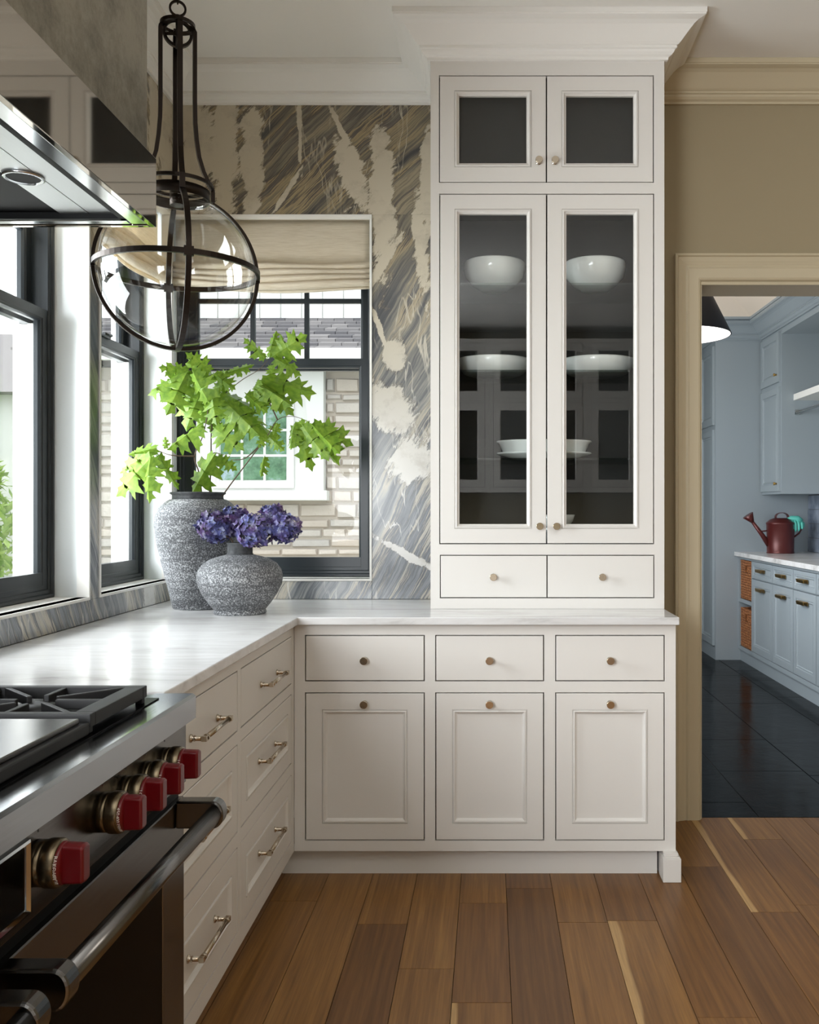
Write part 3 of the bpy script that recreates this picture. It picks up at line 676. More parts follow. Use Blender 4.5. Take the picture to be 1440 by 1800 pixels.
# knobs
def text(s, parent, loc, rot, size, m_, name):
    cu = bpy.data.curves.new(name, 'FONT'); cu.body = s; cu.size = size; cu.extrude = .0002; cu.align_x = 'CENTER'; cu.align_y = 'CENTER'; cu.materials.append(m_)
    if not s.strip(): return empty(name) if False else None
    t_ = bpy.data.objects.new('t', cu); me = bpy.data.meshes.new_from_object(t_); bpy.data.objects.remove(t_); o = bpy.data.objects.new(name, me); C.objects.link(o); o.parent = parent; o.location = loc; o.rotation_euler = rot; return o
KZ = .806
def range_knob(Y, big, texts):
    b = B(); b.lathe([(.031,0),(.031,.010),(.0300,.011),(.0300,.013),(.0325,.014),(.0330,.016),(.0330,.029),(.0318,.032),(.0312,.033),(.028,.033)], 40, (RX+.0002, Y, KZ), 'x')
    bz = b.build('knob_bezel', M['bezel'], rg)
    k = empty('knob', (RX, Y, KZ)); k.parent = rg; k['label'] = 'red control knob'
    b = B(); b.lathe([(.0285,.030),(.0285,.036),(.0275,.038),(0,.038)], 36, (0,0,0), 'x'); b.build('dial', M['red'], k)
    # grip: thick bar across the dial
    b = B(); hw = .0125; vs = []
    pts = []
    for a in range(0, 13): t_ = -PI/2+PI*a/12; pts.append((.0145+.0*0, t_))
    outline = []
    R_ = .0275
    for sgn in (1, -1):
        for q in range(9):
            a = (PI/2-.46+.92*q/8) if sgn == 1 else (-PI/2-.46+.92*q/8); outline.append((R_*math.cos(a), R_*math.sin(a)))
    n_ = len(outline)
    for xx, s_ in ((.0375, 1), (.062, .97), (.066, .88)): vs += [(xx, p[0]*s_, p[1]*s_) for p in outline]
    fs = [tuple(range(2*n_, 3*n_))]
    for r in range(2):
        for j in range(n_): a = r*n_+j; c = r*n_+(j+1)%n_; fs.append((a, c, c+n_, a+n_))
    b.add(vs, fs); b.build('grip', M['red'], k, bevel=.002)
    for i, s_ in enumerate(texts):
        a = .55+i*.42   # around the front rim of the dial, on the side facing the camera
        yy = -math.cos(a-.9)*.0300; zz = -math.sin(a-.9)*.0300
        text(s_, k, (.0445, yy, zz), (0, 0, 0), .0075, M['ink'], 'dial_number').matrix_local = Matrix.Translation((.0345, yy*.955, zz*.955)) @ Matrix(((0, 1, 0), (-math.sin(a-.9)*-1, 0, -math.cos(a-.9)), (math.cos(a-.9)*-1, 0, -math.sin(a-.9)))).to_4x4()
    B().box(RX, RX+.0006, Y-.001, Y+.001, KZ+.042, KZ+.046).build('indicator_mark', M['inkblack'], rg)
for Y in (1.734, 1.638, 1.549): range_knob(Y, 0, ['LO', '4', 'HI'])
range_knob(1.457, 1, ['450', '400', '350', '300']); range_knob(1.248, 1, ['BAKE', 'ROAST', 'BROIL'])
# oven doors and handles
def oven(y0, y1):
    root = empty('oven_door', (0,0,0)); root.parent = rg
    b = B(); xring(b, y0, y1, .115, .711, [(0, RX-.03), (0, RX-.002), (.002, RX), (.118 if y1-y0 > .6 else .09, RX), (.120 if y1-y0 > .6 else .092, RX-.004)], cap=True)
    b.build('door_panel', M['steel'], root)
    mg = .12 if y1-y0 > .6 else .092
    B().box(RX-.004, RX-.0015, y0+mg, y1-mg, .235, .591).build('oven_window', M['glossblack'], root)
    hx, hz, ht = -.539, .689, .0165
    b = B(); b.tube([(hx, y0+.05, hz), (hx, y1-.047, hz)], ht, 24); b.build('handle', M['steel'], root)
    for yy in (y0+.018, y1-.052):
        b = B(); ol = []
        for q in range(13): a = -PI/2+PI*q/12; ol.append((hx-.002+.021*math.cos(a), hz+.027*math.sin(a)))
        ol = [(RX, hz-.027)]+ol+[(RX, hz+.027)]
        n_ = len(ol); vs = [(p[0], yy, p[1]) for p in ol]+[(p[0], yy+.034, p[1]) for p in ol]
        b.add(vs, [tuple(range(n_)), tuple(reversed(range(n_, 2*n_)))]+[(i, (i+1)%n_, n_+(i+1)%n_, n_+i) for i in range(n_)]); b.build('handle_bracket', M['steel'], root, bevel=.004)
oven(1.118, RY1-.012); oven(RY0+.01, 1.112)
B().box(XW+.05, RX-.05, RY0, RY1-.005, 0, .10).build('kick_plate', M['steel'], rg)
# burners, grates, griddle
GX1 = -.655; GX0 = -1.24
b = B(); b.box(GX0-.02, GX1+.008, 1.19, 1.80, .9155, .9175); b.build('burner_pan', M['glossblack'], rg)
def grate(y0, y1):
    for (x0, x1) in ((GX1-.29, GX1), (GX0, GX1-.295)):
        b = B(); z1 = .950; z0 = .928; bw = .020
        b.box(x0, x1, y0, y0+bw, z0, z1); b.box(x0, x1, y1-bw, y1, z0, z1); b.box(x0, x0+bw, y0+bw, y1-bw, z0, z1); b.box(x1-.034, x1, y0+bw, y1-bw, z0, z1)
        cx, cy = (x0+x1)/2-.005, (y0+y1)/2
        for a in range(8):
            an = a*PI/4; dx, dy = math.cos(an), math.sin(an); L = min((x1-x0)/2/max(abs(dx), 1e-6), (y1-y0)/2/max(abs(dy), 1e-6))-.005
            p0 = Vector((cx+dx*.035, cy+dy*.035, 0)); p1 = Vector((cx+dx*L, cy+dy*L, 0)); sd_ = Vector((-dy, dx, 0))*.005
            q = [p0-sd_, p0+sd_, p1+sd_, p1-sd_]
            b.add([(p.x, p.y, z0+.004) for p in q]+[(p.x, p.y, z1-.001) for p in q], [(0,3,2,1),(4,5,6,7),(0,1,5,4),(1,2,6,5),(2,3,7,6),(3,0,4,7)])
        for xx in (x0+.01, x1-.01):
            for yy in (y0+.01, y1-.01): b.box(xx-.007, xx+.007, yy-.007, yy+.007, .9175, z0)
        b.build('grate', M['iron'], rg, bevel=.0015)
        b = B(); b.lathe([(.052,.9176),(.052,.922),(.040,.926),(.036,.934),(.034,.938),(0,.939)], 28, (cx, cy, 0)); b.build('burner', M['iron'], rg)
grate(1.508, 1.758)
b = B(); b.box(GX0, GX1+.001, 1.20, 1.503, .9176, .938); b.build('griddle_frame', M['iron'], rg, bevel=.003)
b = B(); b.box(GX0+.02, GX1-.010, 1.215, 1.490, .938, .947); b.build('griddle_cover', M['steel'], rg, bevel=.002)

# ------------------------------------------------------------------ hood
HY1 = 1.876; HY0 = .60; HX = -.68; HZ0 = 1.863; HZ1 = 2.003
hd = empty('range_hood', (0,0,0), 0, 'polished and brushed steel range hood hanging over the range', 'hood')
b = B(); b.box(XW+.002, HX-.002, HY0, HY1-.046, HZ1-.002, CEIL-.001); b.build('hood_body', M['hoodsteel'], hd)
b = B(); b.box(HX-.012, HX, HY0, HY1, HZ0, HZ1); b.box(XW+.002, HX-.012, HY1-.012, HY1, HZ0, HZ1); b.box(XW+.002, HX-.012, HY0, HY1-.012, HZ1-.006, HZ1)
fascia = b.build('fascia', M['mirror'], hd, bevel=.0012)
b = B()
for k_ in range(1):
    b.box(HX-.045, HX-.013, HY0, HY1-.013, HZ0+.002, HZ0+.007)
b.box(XW+.002, HX-.046, HY1-.035, HY1-.013, HZ0+.002, HZ0+.007); b.build('rim', M['chrome'], hd, bevel=.002)
b = B(); b.box(-.797, HX-.056, HY0, HY1-.046, 1.877, 1.880); b.box(-.856, -.799, HY0, HY1-.046, 1.877, 1.880); b.build('light_panel', M['panelsteel'], hd)
b = B(); b.box(XW+.01, -.857, HY0, HY1-.040, 1.879, 1.885); b.box(HX-.057, HX-.046, HY0, HY1-.02, 1.866, 1.88); b.box(XW+.01, HX-.046, HY1-.046, HY1-.036, 1.866, 1.885)
b.build('baffle', M['shadowblack'], hd)
for yy in (1.628, 1.15, .75):
    b = B(); b.lathe([(.034,0),(.036,-.003),(.031,-.005),(.028,-.002)], 32, (-.826, yy, 1.8768)); l_ = b.build('lamp_ring', M['chrome'], hd)
    b = B(); b.lathe([(.029,-.0025),(0,-.0015)], 28, (-.826, yy, 1.8768)); b.build('lamp_lens', M['shadowblack'], l_)

# ------------------------------------------------------------------ globe pendant
PY = 2.68; PXc = PX(312.5, PY); PZc = PZ(476, PY)-.0; R = 138/F*PY
pn = empty('globe_pendant', (PXc, PY, PZc), 0, 'clear glass globe pendant in a dark bronze cage hanging by the corner', 'pendant')
vd_ = math.atan2(PY, PXc)            # direction of sight in plan
azA = vd_+PI/2                        # hoop lying across the line of sight
azB = vd_+math.radians(7)
def hoopmat(az):  # meridian hoop containing the z axis and direction az
    return Matrix.Rotation(az, 4, 'Z') @ Matrix.Rotation(PI/2, 4, 'X')
a_s = math.asin(.098/R)
b = B(); b.band(R, .015, .009, Matrix.Identity(4))
b.build('equator_band', M['bronze'], pn)
for az in (azA+math.radians(7), azB):
    b = B(); b.band(R, .015, .010, hoopmat(az), a0=PI/2+a_s, a1=PI/2-a_s+2*PI); b.build('meridian_band', M['bronze'], pn)
    for sgn in (1, -1):
        b = B(); d = Vector((math.cos(az)*sgn, math.sin(az)*sgn, 0)); w0 = Vector((-d.y, d.x, 0))
        b.add([(d*(R+s_*.006)+w0*a_*.013+Vector((0,0,c_*.013))) for s_ in (-1,1) for a_, c_ in ((-1,-1),(1,-1),(1,1),(-1,1))], [(0,1,2,3),(7,6,5,4),(0,4,5,1),(1,5,6,2),(2,6,7,3),(3,7,4,0)])
        b.build('crossing_block', M['bronze'], pn)
    for sgn in (1, -1):
        d = Vector((math.cos(az)*sgn, math.sin(az)*sgn, 0)); pts = []
        for r_, z_ in ((.030,.716),(.044,.712),(.048,.704),(.048,.690),(.048,.60),(.048,.50),(.049,.44),(.053,.39),(.060,.34),(.072,.30),(.088,.265),(.098,.252),(.099,.240),(.099,.212)): pts.append(d*r_+Vector((0,0,z_)))
        b = B(); b.strap(pts, Vector((-d.y, d.x, 0)), .015, .011); b.build('strap', M['bronze'], pn)
b = B(); b.lathe([(.086,.205),(.090,.205),(.090,.235),(.086,.235),(.086,.205)], 48, cap=False); b.band(.097, .010, .006, Matrix.Translation((0,0,.250)), 48); b.build('collar', M['bronze'], pn)
b = B(); b.lathe([(.022,.236),(.022,.240),(.0,.240)], 40); b.lathe([(.022,.19),(.022,.236)], 20); b.build('canopy_plate', M['bronze'], pn)
b = B(); b.band(.046, .010, .007, Matrix.Translation((0,0,.716)), 32)
for az in (0.4, 1.9): b.band(.038, .012, .008, Matrix.Translation((0,0,.693)) @ hoopmat(az), 32)
b.band(.036, .008, .005, Matrix.Translation((0,0,.693)) @ Matrix.Rotation(.5, 4, 'X'), 32); b.lathe([(0,.682),(.010,.687),(.012,.693),(.010,.70),(0,.704)], 16); b.lathe([(.012,.728),(.012,.742),(.007,.746),(0,.746)], 16)
b.build('armillary_hub', M['bronze'], pn)
b = B(); b.band(.0215, .006, .006, Matrix.Translation((0,0,.765)) @ hoopmat(azA), 28); b.build('hanging_ring', M['bronze'], pn)
zt = CEIL-PZc
b = B(); z = .785; i = 0
while z < zt-.03:
    pts = []
    for q in range(15): a = 2*PI*q/14; pts.append(Matrix.Rotation((azA if i % 2 else azB), 4, 'Z') @ Vector((.009*math.cos(a), 0, z+.010+.016*math.sin(a))))
    b.tube(pts, .0022, 6, cap=False); z += .026; i += 1
b.build('chain', M['bronze'], pn)
b = B(); b.lathe([(.06,zt-.0005),(.06,zt-.02),(.05,zt-.028),(.01,zt-.03)], 32); b.build('ceiling_canopy', M['bronze'], pn)
b = B(); Rg = R-.012; prof = []
for q in range(0, 41): a = -PI/2+(PI/2+math.acos(.078/Rg))*q/40; prof.append((max(Rg*math.cos(a), 0), Rg*math.sin(a)))
prof.append((.078, .216)); b.lathe(prof, 64, cap=False); g = b.build('glass_globe', M['globe'], pn)

# ------------------------------------------------------------------ vases
def vase(name, x, Y, prof, mouth, label):
    root = empty(name, (x, Y, CT+.0005), 0, label, 'vase')
    b = B(); b.lathe(prof, 64); b.build('body', M['clay'], root); b = B(); b.lathe(mouth, 48); b.build('neck', M['clayneck'], root); return root
H = .437
vase('tall_vase', PX(348, 3.48), 3.48, [(0,0),(.088,0),(.092,.004),(.098,.03),(.112,.09),(.132,.17),(.150,.25),(.1575,.31),(.155,.345),(.142,.378),(.120,.400),(.104,.410),(.095,.412)],
     [(.095,.411),(.093,.420),(.094,.427),(.101,.431),(.103,.435),(.100,.438),(.092,.436),(.086,.425),(.086,.36),(0,.36)], 'tall grey speckled clay vase holding the green oak branches')
vase('squat_vase', PX(422, 3.30), 3.30, [(0,0),(.090,0),(.093,.003),(.092,.010),(.089,.014),(.093,.018),(.108,.036),(.131,.070),(.147,.103),(.151,.130),(.146,.155),(.130,.178),(.105,.194),(.078,.203),(.058,.208),(.048,.211)],
     [(.048,.210),(.0445,.216),(.0440,.245),(.0465,.250),(.0455,.254),(.038,.254),(.036,.24),(.036,.20),(0,.20)], 'squat round grey speckled vase holding purple hydrangeas')

# leaves
half = [(0,.01),(.07,.03),(.05,.12),(.01,.20),(.10,.185),(.13,.29),(.20,.22),(.24,.15),(.27,.28),(.25,.42),(.355,.34),(.42,.47),(.455,.33),(.44,.20),(.50,.13),(.56,.24),(.58,.38),(.67,.28),(.76,.34),(.755,.21),(.71,.11),(.79,.10),(.87,.19),(.90,.08),(1.0,.0)]
def leafmesh(idx):
    rr = random.Random(idx); vs = []; fs = []
    mx_ = 0; mids = []
    for (x, y) in half: mx_ = max(mx_, x); mids.append(mx_)
    for s_ in (1, -1):
        for k_, (x, y) in enumerate(half):
            xx = x+rr.uniform(-.015, .015); yy = s_*y*(1+rr.uniform(-.15, .15)); vs.append((xx, yy, 0)); vs.append((mids[k_]*.97, s_*y*.5, 0)); vs.append((mids[k_], 0, 0))
    K = len(half)
    for s_ in (0, 1):
        for k_ in range(K-1):
            a = s_*K*3+k_*3
            for q in (0, 1): f_ = (a+q, a+q+1, a+q+4, a+q+3); fs.append(f_ if s_ == 0 else tuple(reversed(f_)))
    c1, c2 = rr.uniform(.1, .5), rr.uniform(.0, .9)
    out_ = []
    for (x, y, z) in vs:
        z = -c1*x*x*.8 - c2*abs(y)*.9 + .04*math.sin(9*x+idx)*abs(y)*2; out_.append((x, y, z))
    me = bpy.data.meshes.new('leaf'); me.from_pydata(out_, [], fs); me.materials.append(M['leaf']); me.polygons.foreach_set('use_smooth', [True]*len(fs)); me.update(); return me
LM = [leafmesh(i) for i in range(8)]
VY = 3.48
def wp(px, py, dy=0): Y = VY+dy; return Vector((PX(px, Y), Y, PZ(py, Y)))
def branch(label, stems, leaves):
    o0 = wp(*stems[0][0]); root = empty('oak_branch', o0, 0, label, 'branch', 'leafy oak branches in the tall vase')
    b = B()
    for st in stems:
        pts = [wp(*p)-o0 for p in st]; sm = []
        for i in range(len(pts)-1):
            p0, p1, p2, p3 = pts[max(i-1,0)], pts[i], pts[i+1], pts[min(i+2, len(pts)-1)]
            for q in range(6):
                t_ = q/6; sm.append(.5*((2*p1)+(-p0+p2)*t_+(2*p0-5*p1+4*p2-p3)*t_*t_+(-p0+3*p1-3*p2+p3)*t_**3))
        sm.append(pts[-1]); b.tube(sm, [max(.0030*(1-.75*i/len(sm)), .0008) for i in range(len(sm))], 7)
    b.build('stem', M['bark'], root)
    for i, (x0, y0, x1, y1, dy, wd) in enumerate(leaves):
        p0 = wp(x0, y0, dy)-o0; p1 = wp(x1, y1, dy+random.uniform(-.05, .03))-o0
        xa = (p1-p0); L = xa.length; xa.normalize()
        nrm = Vector((random.uniform(-.5, .5), -1, random.uniform(-.2, .9))); nrm = (nrm-xa*nrm.dot(xa)).normalized(); ya = nrm.cross(xa)
        o = bpy.data.objects.new('leaf', LM[i % 8]); C.objects.link(o); o.parent = root
        mt = Matrix((xa, ya, nrm)).transposed().to_4x4(); o.matrix_local = Matrix.Translation(p0) @ mt @ Matrix.Diagonal((L*1.16, L*wd*1.0, L, 1))
branch('green oak branch arching up left over the tall vase', [[(356,880,.0),(350,832,-.01),(342,802,-.02),(357,765,-.03),(366,715,-.03),(362,675,-.03),(332,650,-.04)], [(342,802,-.02),(300,800,-.05),(272,789,-.07)]],
  [(333,652,262,678,-.05,1.0),(335,652,287,645,-.04,.9),(330,652,296,718,-.05,.95),(338,650,362,712,-.08,.95),(336,652,288,700,-.02,1.0),(345,655,320,738,.02,.9),(330,630,374,660,-.02,.8),(372,655,334,624,-.04,.9),
   (374,655,402,678,-.0,.9),(358,745,298,782,-.05,.9),(270,800,208,862,-.09,.95),(266,798,250,868,-.10,.8),(272,790,212,826,-.06,.6),(276,795,303,852,-.05,.5),(278,787,226,797,-.08,.6),(292,790,290,770,-.06,.9)])
branch('green oak branch standing in the middle of the tall vase', [[(368,880,.0),(371,810,.0),(372,755,.01),(380,710,.02),(420,672,.02),(455,650,.02),(472,632,.02)], [(372,800,.0),(378,796,.0),(395,800,.0)]],
  [(474,630,479,584,.02,.85),(470,632,436,598,.0,.75),(476,628,530,594,.0,.9),(480,628,524,650,-.02,.9),(476,640,482,672,.02,.9),(398,650,378,690,.0,.9),(400,655,440,640,.03,.6),(380,700,418,756,-.03,.9),(385,688,446,712,.0,.9),(395,705,448,756,-.05,.95),(372,690,378,738,-.06,.95),
   (360,700,345,745,.02,.9),(374,750,418,784,-.04,.95),(365,735,392,770,.0,.8),(380,795,338,858,-.05,.85),(380,802,412,824,-.02,.9),(400,690,470,745,.02,.8),(430,690,462,720,-.02,.9),(352,690,330,742,-.02,.9)])
branch('green oak branch reaching out right of the tall vase', [[(384,882,.0),(405,852,.0),(440,806,-.02),(470,766,-.03),(488,738,-.03),(515,732,-.03),(545,742,-.03)], [(455,785,-.02),(430,806,-.02),(405,808,-.02)], [(488,738,-.03),(470,700,-.02),(452,668,.0)]],
  [(452,668,536,682,.0,.8),(450,672,506,705,-.03,.9),(462,672,510,722,.0,.8),(455,665,438,700,-.04,.9),(470,690,452,722,-.03,.9),(545,745,605,778,-.04,.8),(540,745,582,812,-.02,.7),(530,745,568,800,-.05,.8),(520,740,506,778,-.04,.9),(548,746,588,790,-.06,.9),(520,742,545,818,-.02,.7),
   (470,765,492,786,-.04,.9),(470,765,456,782,-.05,.9),(488,742,478,770,-.03,.9),(466,800,457,830,-.03,.6),(525,738,550,770,-.05,.9)])

# hydrangeas
def hydrangea(px, py, r_, dy, label, seed):
    Y = 3.30+dy; c = Vector((PX(px, Y), Y, PZ(py, Y))); rr = random.Random(seed); r_ = r_*Y/F
    foot = Vector((PX(422, 3.30)+rr.uniform(-.015,.015), 3.30, 1.13)); root = empty('hydrangea', foot, 0, label, 'flower', 'hydrangea heads in the squat vase')
    c -= foot
    b = B(); b.tube([(0,0,0), Vector((c.x*.25, c.y*.25, .05)), c*.8], .003, 6); b.build('stem', M['bark'], root)
    b = B(); cnt = 150
    for i in range(cnt):
        z = 1-2*(i+.5)/cnt; a = i*2.39996; q = math.sqrt(1-z*z); d = Vector((q*math.cos(a), q*math.sin(a), z*.86)); rad = r_*rr.uniform(.78, 1.06)
        cc = c+d*rad; nn = (d+Vector((rr.uniform(-.5,.5), rr.uniform(-.5,.5), rr.uniform(-.5,.5)))).normalized()
        t1 = nn.cross(Vector((.3,.2,1))).normalized(); t2 = nn.cross(t1); a0 = rr.uniform(0, PI); s_ = rr.uniform(.0105, .0160)
        for k_ in range(4):
            aa = a0+k_*PI/2; e = t1*math.cos(aa)+t2*math.sin(aa); f_ = nn.cross(e); lift = rr.uniform(-.1, .6)
            p0 = cc; p1 = cc+e*s_*.55+f_*s_*.48+nn*s_*.12; p2 = cc+e*s_*1.05+nn*s_*lift; p3 = cc+e*s_*.55-f_*s_*.48+nn*s_*.12
            b.add([p0, p1, p2, p3], [(0,1,2),(0,2,3)])
    o = b.build('florets', M['petal'], root, fix=False); o['kind'] = 'stuff'
    b = B(); b.lathe([(0,-.75*r_)]+[(r_*.72*math.cos(a), r_*.62*math.sin(a)) for a in [(-PI/2+PI*k_/8) for k_ in range(1,8)]]+[(0,.62*r_)], 14, c); b.build('flower_core', M['clayneck'], root)
hydrangea(379, 926, 31, .0, 'violet hydrangea head, leftmost in the squat vase', 1)
hydrangea(412, 917, 29, .06, 'lilac hydrangea head between the leftmost and the largest', 2)
hydrangea(450, 932, 36, -.02, 'largest blue-violet hydrangea head above the vase neck', 3)
hydrangea(499, 927, 29, .0, 'dark violet hydrangea head, rightmost in the squat vase, hanging low', 4)
hydrangea(480, 908, 22, .06, 'small dark hydrangea head behind the rightmost one', 5)

# ------------------------------------------------------------------ mudroom beyond the doorway
MY1 = 7.886; MX1 = 2.75; MX0 = .2; MC = 2.89
b = B(); b.box(MX1, MX1+.12, YS+.17, 9.3, -.02, 3.0); struct(b.build('wall_mudroom_right', M['mudwall']))
b = B(); b.box(MX0-.12, MX1+.12, 9.2, 9.35, -.02, 3.0); struct(b.build('wall_mudroom_far', M['mudwall']))
b = B(); cells(b, YS+.17, 9.2, -.02, 3.0, [(5.0, 7.0, .9, 2.3)], 0, .12); o = b.build('wall_mudroom_left', M['mudwall']); o.location = (MX0, 0, 0); o.rotation_euler.z = PI/2; struct(o)
# vaulted tray ceiling with flat border
TXa, TXb, TYa, TYb = .55, 2.19, 4.35, 7.70
b = B()
for (x0, x1, y0, y1) in ((MX0, MX1, YS+.17, TYa), (MX0, MX1, TYb, 9.2), (MX0, TXa, TYa, TYb), (TXb, MX1, TYa, TYb)): b.box(x0, x1, y0, y1, MC, MC+.05)
b.build('ceiling_mudroom', M['cab2'])['kind'] = 'structure'
b = B(); xm = (TXa+TXb)/2; h_ = .55
b.add([(TXa,TYa,MC+.02),(TXb,TYa,MC+.02),(TXb,TYb,MC+.02),(TXa,TYb,MC+.02),(xm,TYa+.8,MC+h_),(xm,TYb-.8,MC+h_)], [(0,1,4),(1,2,5,4),(2,3,5),(3,0,4,5)]); o = b.build('ceiling_vault', M['peach'], fix=False); struct(o); sm_ = o.modifiers.new('t', 'SOLIDIFY'); sm_.thickness = .03; sm_.offset = 1
# slate floor
b = B(); b.box(MX0, MX1, YW+.02, 9.2, -.03, -.004); fm = struct(b.build('floor_mudroom', M['slategrout']))
rnd = random.Random(11); xs_ = 1.55-.42*4; 
i = 0
while xs_ < MX1:
    y = YW+.021-rnd.uniform(0, .5)
    while y < 9.2:
        y1 = y+rnd.choice((.42, .62, .62)); a0, a1, c0, c1 = max(xs_, MX0), min(xs_+.42, MX1), max(y, YW+.021), min(y1, 9.19)
        if a1-a0 > .03 and c1-c0 > .03: B().box(a0+.002, a1-.002, c0+.002, c1-.002, -.004, rnd.uniform(-.0005, .0008)).build('slate_tile', M['slate'], fm, fix=False)
        y = y1
    xs_ += .42
# tall pantry cupboard block
BX = PX(1258, MY1)
ph = empty('pantry_cupboard', (BX, MY1, 0), 0, 'tall grey-blue cupboard block at the far end of the next room', 'cupboard')
b = B(); b.box(0, MX1-BX-.002, 0, 1.3, .0, 2.745); b.build('carcass', M['cab2'], ph)
PBN = .46
for k_ in range(2):
    for (za, zb, kz) in ((.12, 1.98, 1.20), (2.02, 2.70, 2.10)):
        root = B(); y0_ = .03+k_*PBN; 
        root.rings(y0_, y0_+PBN-.02, za, zb, [(0,.02),(0,.001),(.002,0),(.055,0),(.058,.008),(.066,.008),(.070,.003),(.080,.010)])
        d = root.build('door', M['cab2'], ph); d.rotation_euler.z = PI/2; d.location = (-.021, 0, 0)
        d.rotation_euler.z = -PI/2; d.location = (-.0205, 2*y0_+PBN-.02, 0)
        # local x -> world -Y, local -y -> world -X
        b = B(); xk = y0_+.05 if k_ else y0_+PBN-.07; b.lathe([(.008,0),(.006,.01),(.013,.018),(.013,.024),(0,.026)], 14, (y0_+.05, 0, kz), '-y'); b.build('knob', M['brass'], d)
b = B(); sweep(b, [(BX, 9.2), (BX, MY1), (2.345, MY1), (2.345, 4.03)], [(d*1.15, z*1.05) for d, z in crown], (0, 3), 1, 2.745); struct(b.build('trim_8', M['cab2']))
# upper cupboard with door facing left
UX = 2.345; UY0 = 7.36
uc = empty('wall_cupboard', (UX, UY0, 0), 0, 'grey-blue wall cupboard above the watering can', 'cupboard')
b = B(); b.box(0, MX1-UX-.002, 0, MY1-UY0-.002, 1.417, 2.744); b.build('carcass', M['cab2'], uc)
for (za, zb, kz) in ((1.44, 2.28, 1.50), (2.32, 2.72, 2.38)):
    b = B(); b.rings(0, .49, za, zb, [(0,.02),(0,.001),(.002,0),(.055,0),(.058,.008),(.066,.008),(.070,.003),(.080,.010)]); d = b.build('door', M['cab2'], uc); d.rotation_euler.z = -PI/2; d.location = (-.0205, .505, 0)
    b = B(); b.lathe([(.008,0),(.006,.01),(.013,.018),(.013,.024),(0,.026)], 14, (.44, 0, kz), '-y'); b.build('knob', M['brass'], d)
b = B(); b.box(UX+.001, MX1, 4.05, UY0-.001, 2.70, 2.744); o = b.build('soffit', M['cab2']); struct(o)
b = B(); b.box(2.44, MX1-.001, 5.0, UY0-.001, 2.165, 2.215); tag(b.build('shelf', M['trimwhite'], bevel=.002), 'pale floating shelf on the right wall of the next room', 'shelf')
rd = empty('hanging_rod', (2.47, 6.2, 2.07), 0, 'steel hanging rod below the floating shelf', 'rod')
b = B(); b.tube([(0,-1.2,0),(0,1.155,0)], .012, 12); b.build('tube', M['chrome'], rd); b = B(); b.box(-.02, .02, 1.148, 1.158, -.02, .02); b.box(-.004, .004, .2, .21, .01, .094); b.box(-.004, .004, -1.0, -.99, .01, .094); b.build('bracket', M['chrome'], rd)
# splash tiles on right wall
b = B(); b.box(MX1-.006, MX1-.0005, 5.0, MY1-.001, .931, 1.416); ts = struct(b.build('wall_splashback', M['slategrout']))
for r in range(4):
    for k_ in range(13):
        y0_ = 5.0+k_*.23-(.115 if r % 2 else 0); a0, a1 = max(5.0, y0_), min(y0_+.227, MY1-.002)
        if a1-a0 > .02: B().box(MX1-.014, MX1-.0061, a0, a1, .933+r*.12, .933+r*.12+.117).build('tile', M['tile'], ts, fix=False)
# base run
MB = 2.14; MT = .93
mb = empty('laundry_cabinet', (MB, 0, 0), 0, 'grey-blue base cabinets with brass cup pulls and basket cubbies in the next room', 'cabinet')
ys = [7.476, 6.936, 6.461, 6.007, 5.55, 5.10]
b = B(); b.box(.021, MX1-MB-.002, 5.05, 7.475, .10, MT-.036); b.box(0, .02, 5.05, 7.476+.012, .10, .135)
b.box(0, .02, 5.05, 7.488, MT-.056, MT-.036)
cbs = (7.49, 7.865)
b.box(0, .60, 7.474, 7.49, .10, MT-.036); b.box(0, .60, 7.865, 7.885, .10, MT-.036); b.box(0, .6, 7.49, 7.865, .10, .13); b.box(0, .6, 7.49, 7.865, MT-.06, MT-.036); b.box(0, .6, 7.49, 7.865, .505, .535); b.box(.58, .6, 7.49, 7.865, .13, MT-.06)
b.box(.02, .6, 5.05, 7.885, 0, .10) ; b.build('carcass', M['cab2'], mb)
for k_ in range(5):
    y1_, y0_ = ys[k_]-.004, ys[k_+1]+.004
    for nm, za, zb in (('drawer', .735, .868), ('door', .14, .725)):
        b = B(); mg = .028 if nm == 'drawer' else .05
        b.rings(0, y1_-y0_, za, zb, [(0,.02),(0,.001),(.002,0),(mg,0),(mg+.003,.007),(mg+.010,.007),(mg+.013,.002),(mg+.02,.008)])
        d = b.build(nm, M['cab2'], mb); d.rotation_euler.z = -PI/2; d.location = (-.0005, y1_, 0)
        b = B(); xc = (y1_-y0_)/2; zk = (.805 if nm == 'drawer' else .655); pw = .072
        prof = [(0,.012),(.030,.012),(.034,.008),(.030,-.012),(.027,-.012),(.030,.006),(.028,.009),(0,.009)]
        n_ = len(prof); b.add([(xc-pw, -p[0], zk+p[1]) for p in prof]+[(xc+pw, -p[0], zk+p[1]) for p in prof], [tuple(range(n_)), tuple(reversed(range(n_,2*n_)))]+[(i,(i+1)%n_,n_+(i+1)%n_,n_+i) for i in range(n_)])
        b.box(xc-pw, xc+pw, -.003, 0, zk-.014, zk+.012); b.build('cup_pull', M['brass'], d)
b = B(); b.box(MB-.035, MX1-.015, 5.03, MY1-.001, MT-.0355, MT); tag(b.build('laundry_worktop', M['counter'], bevel=.002), 'white stone worktop in the next room under the watering can', 'worktop')
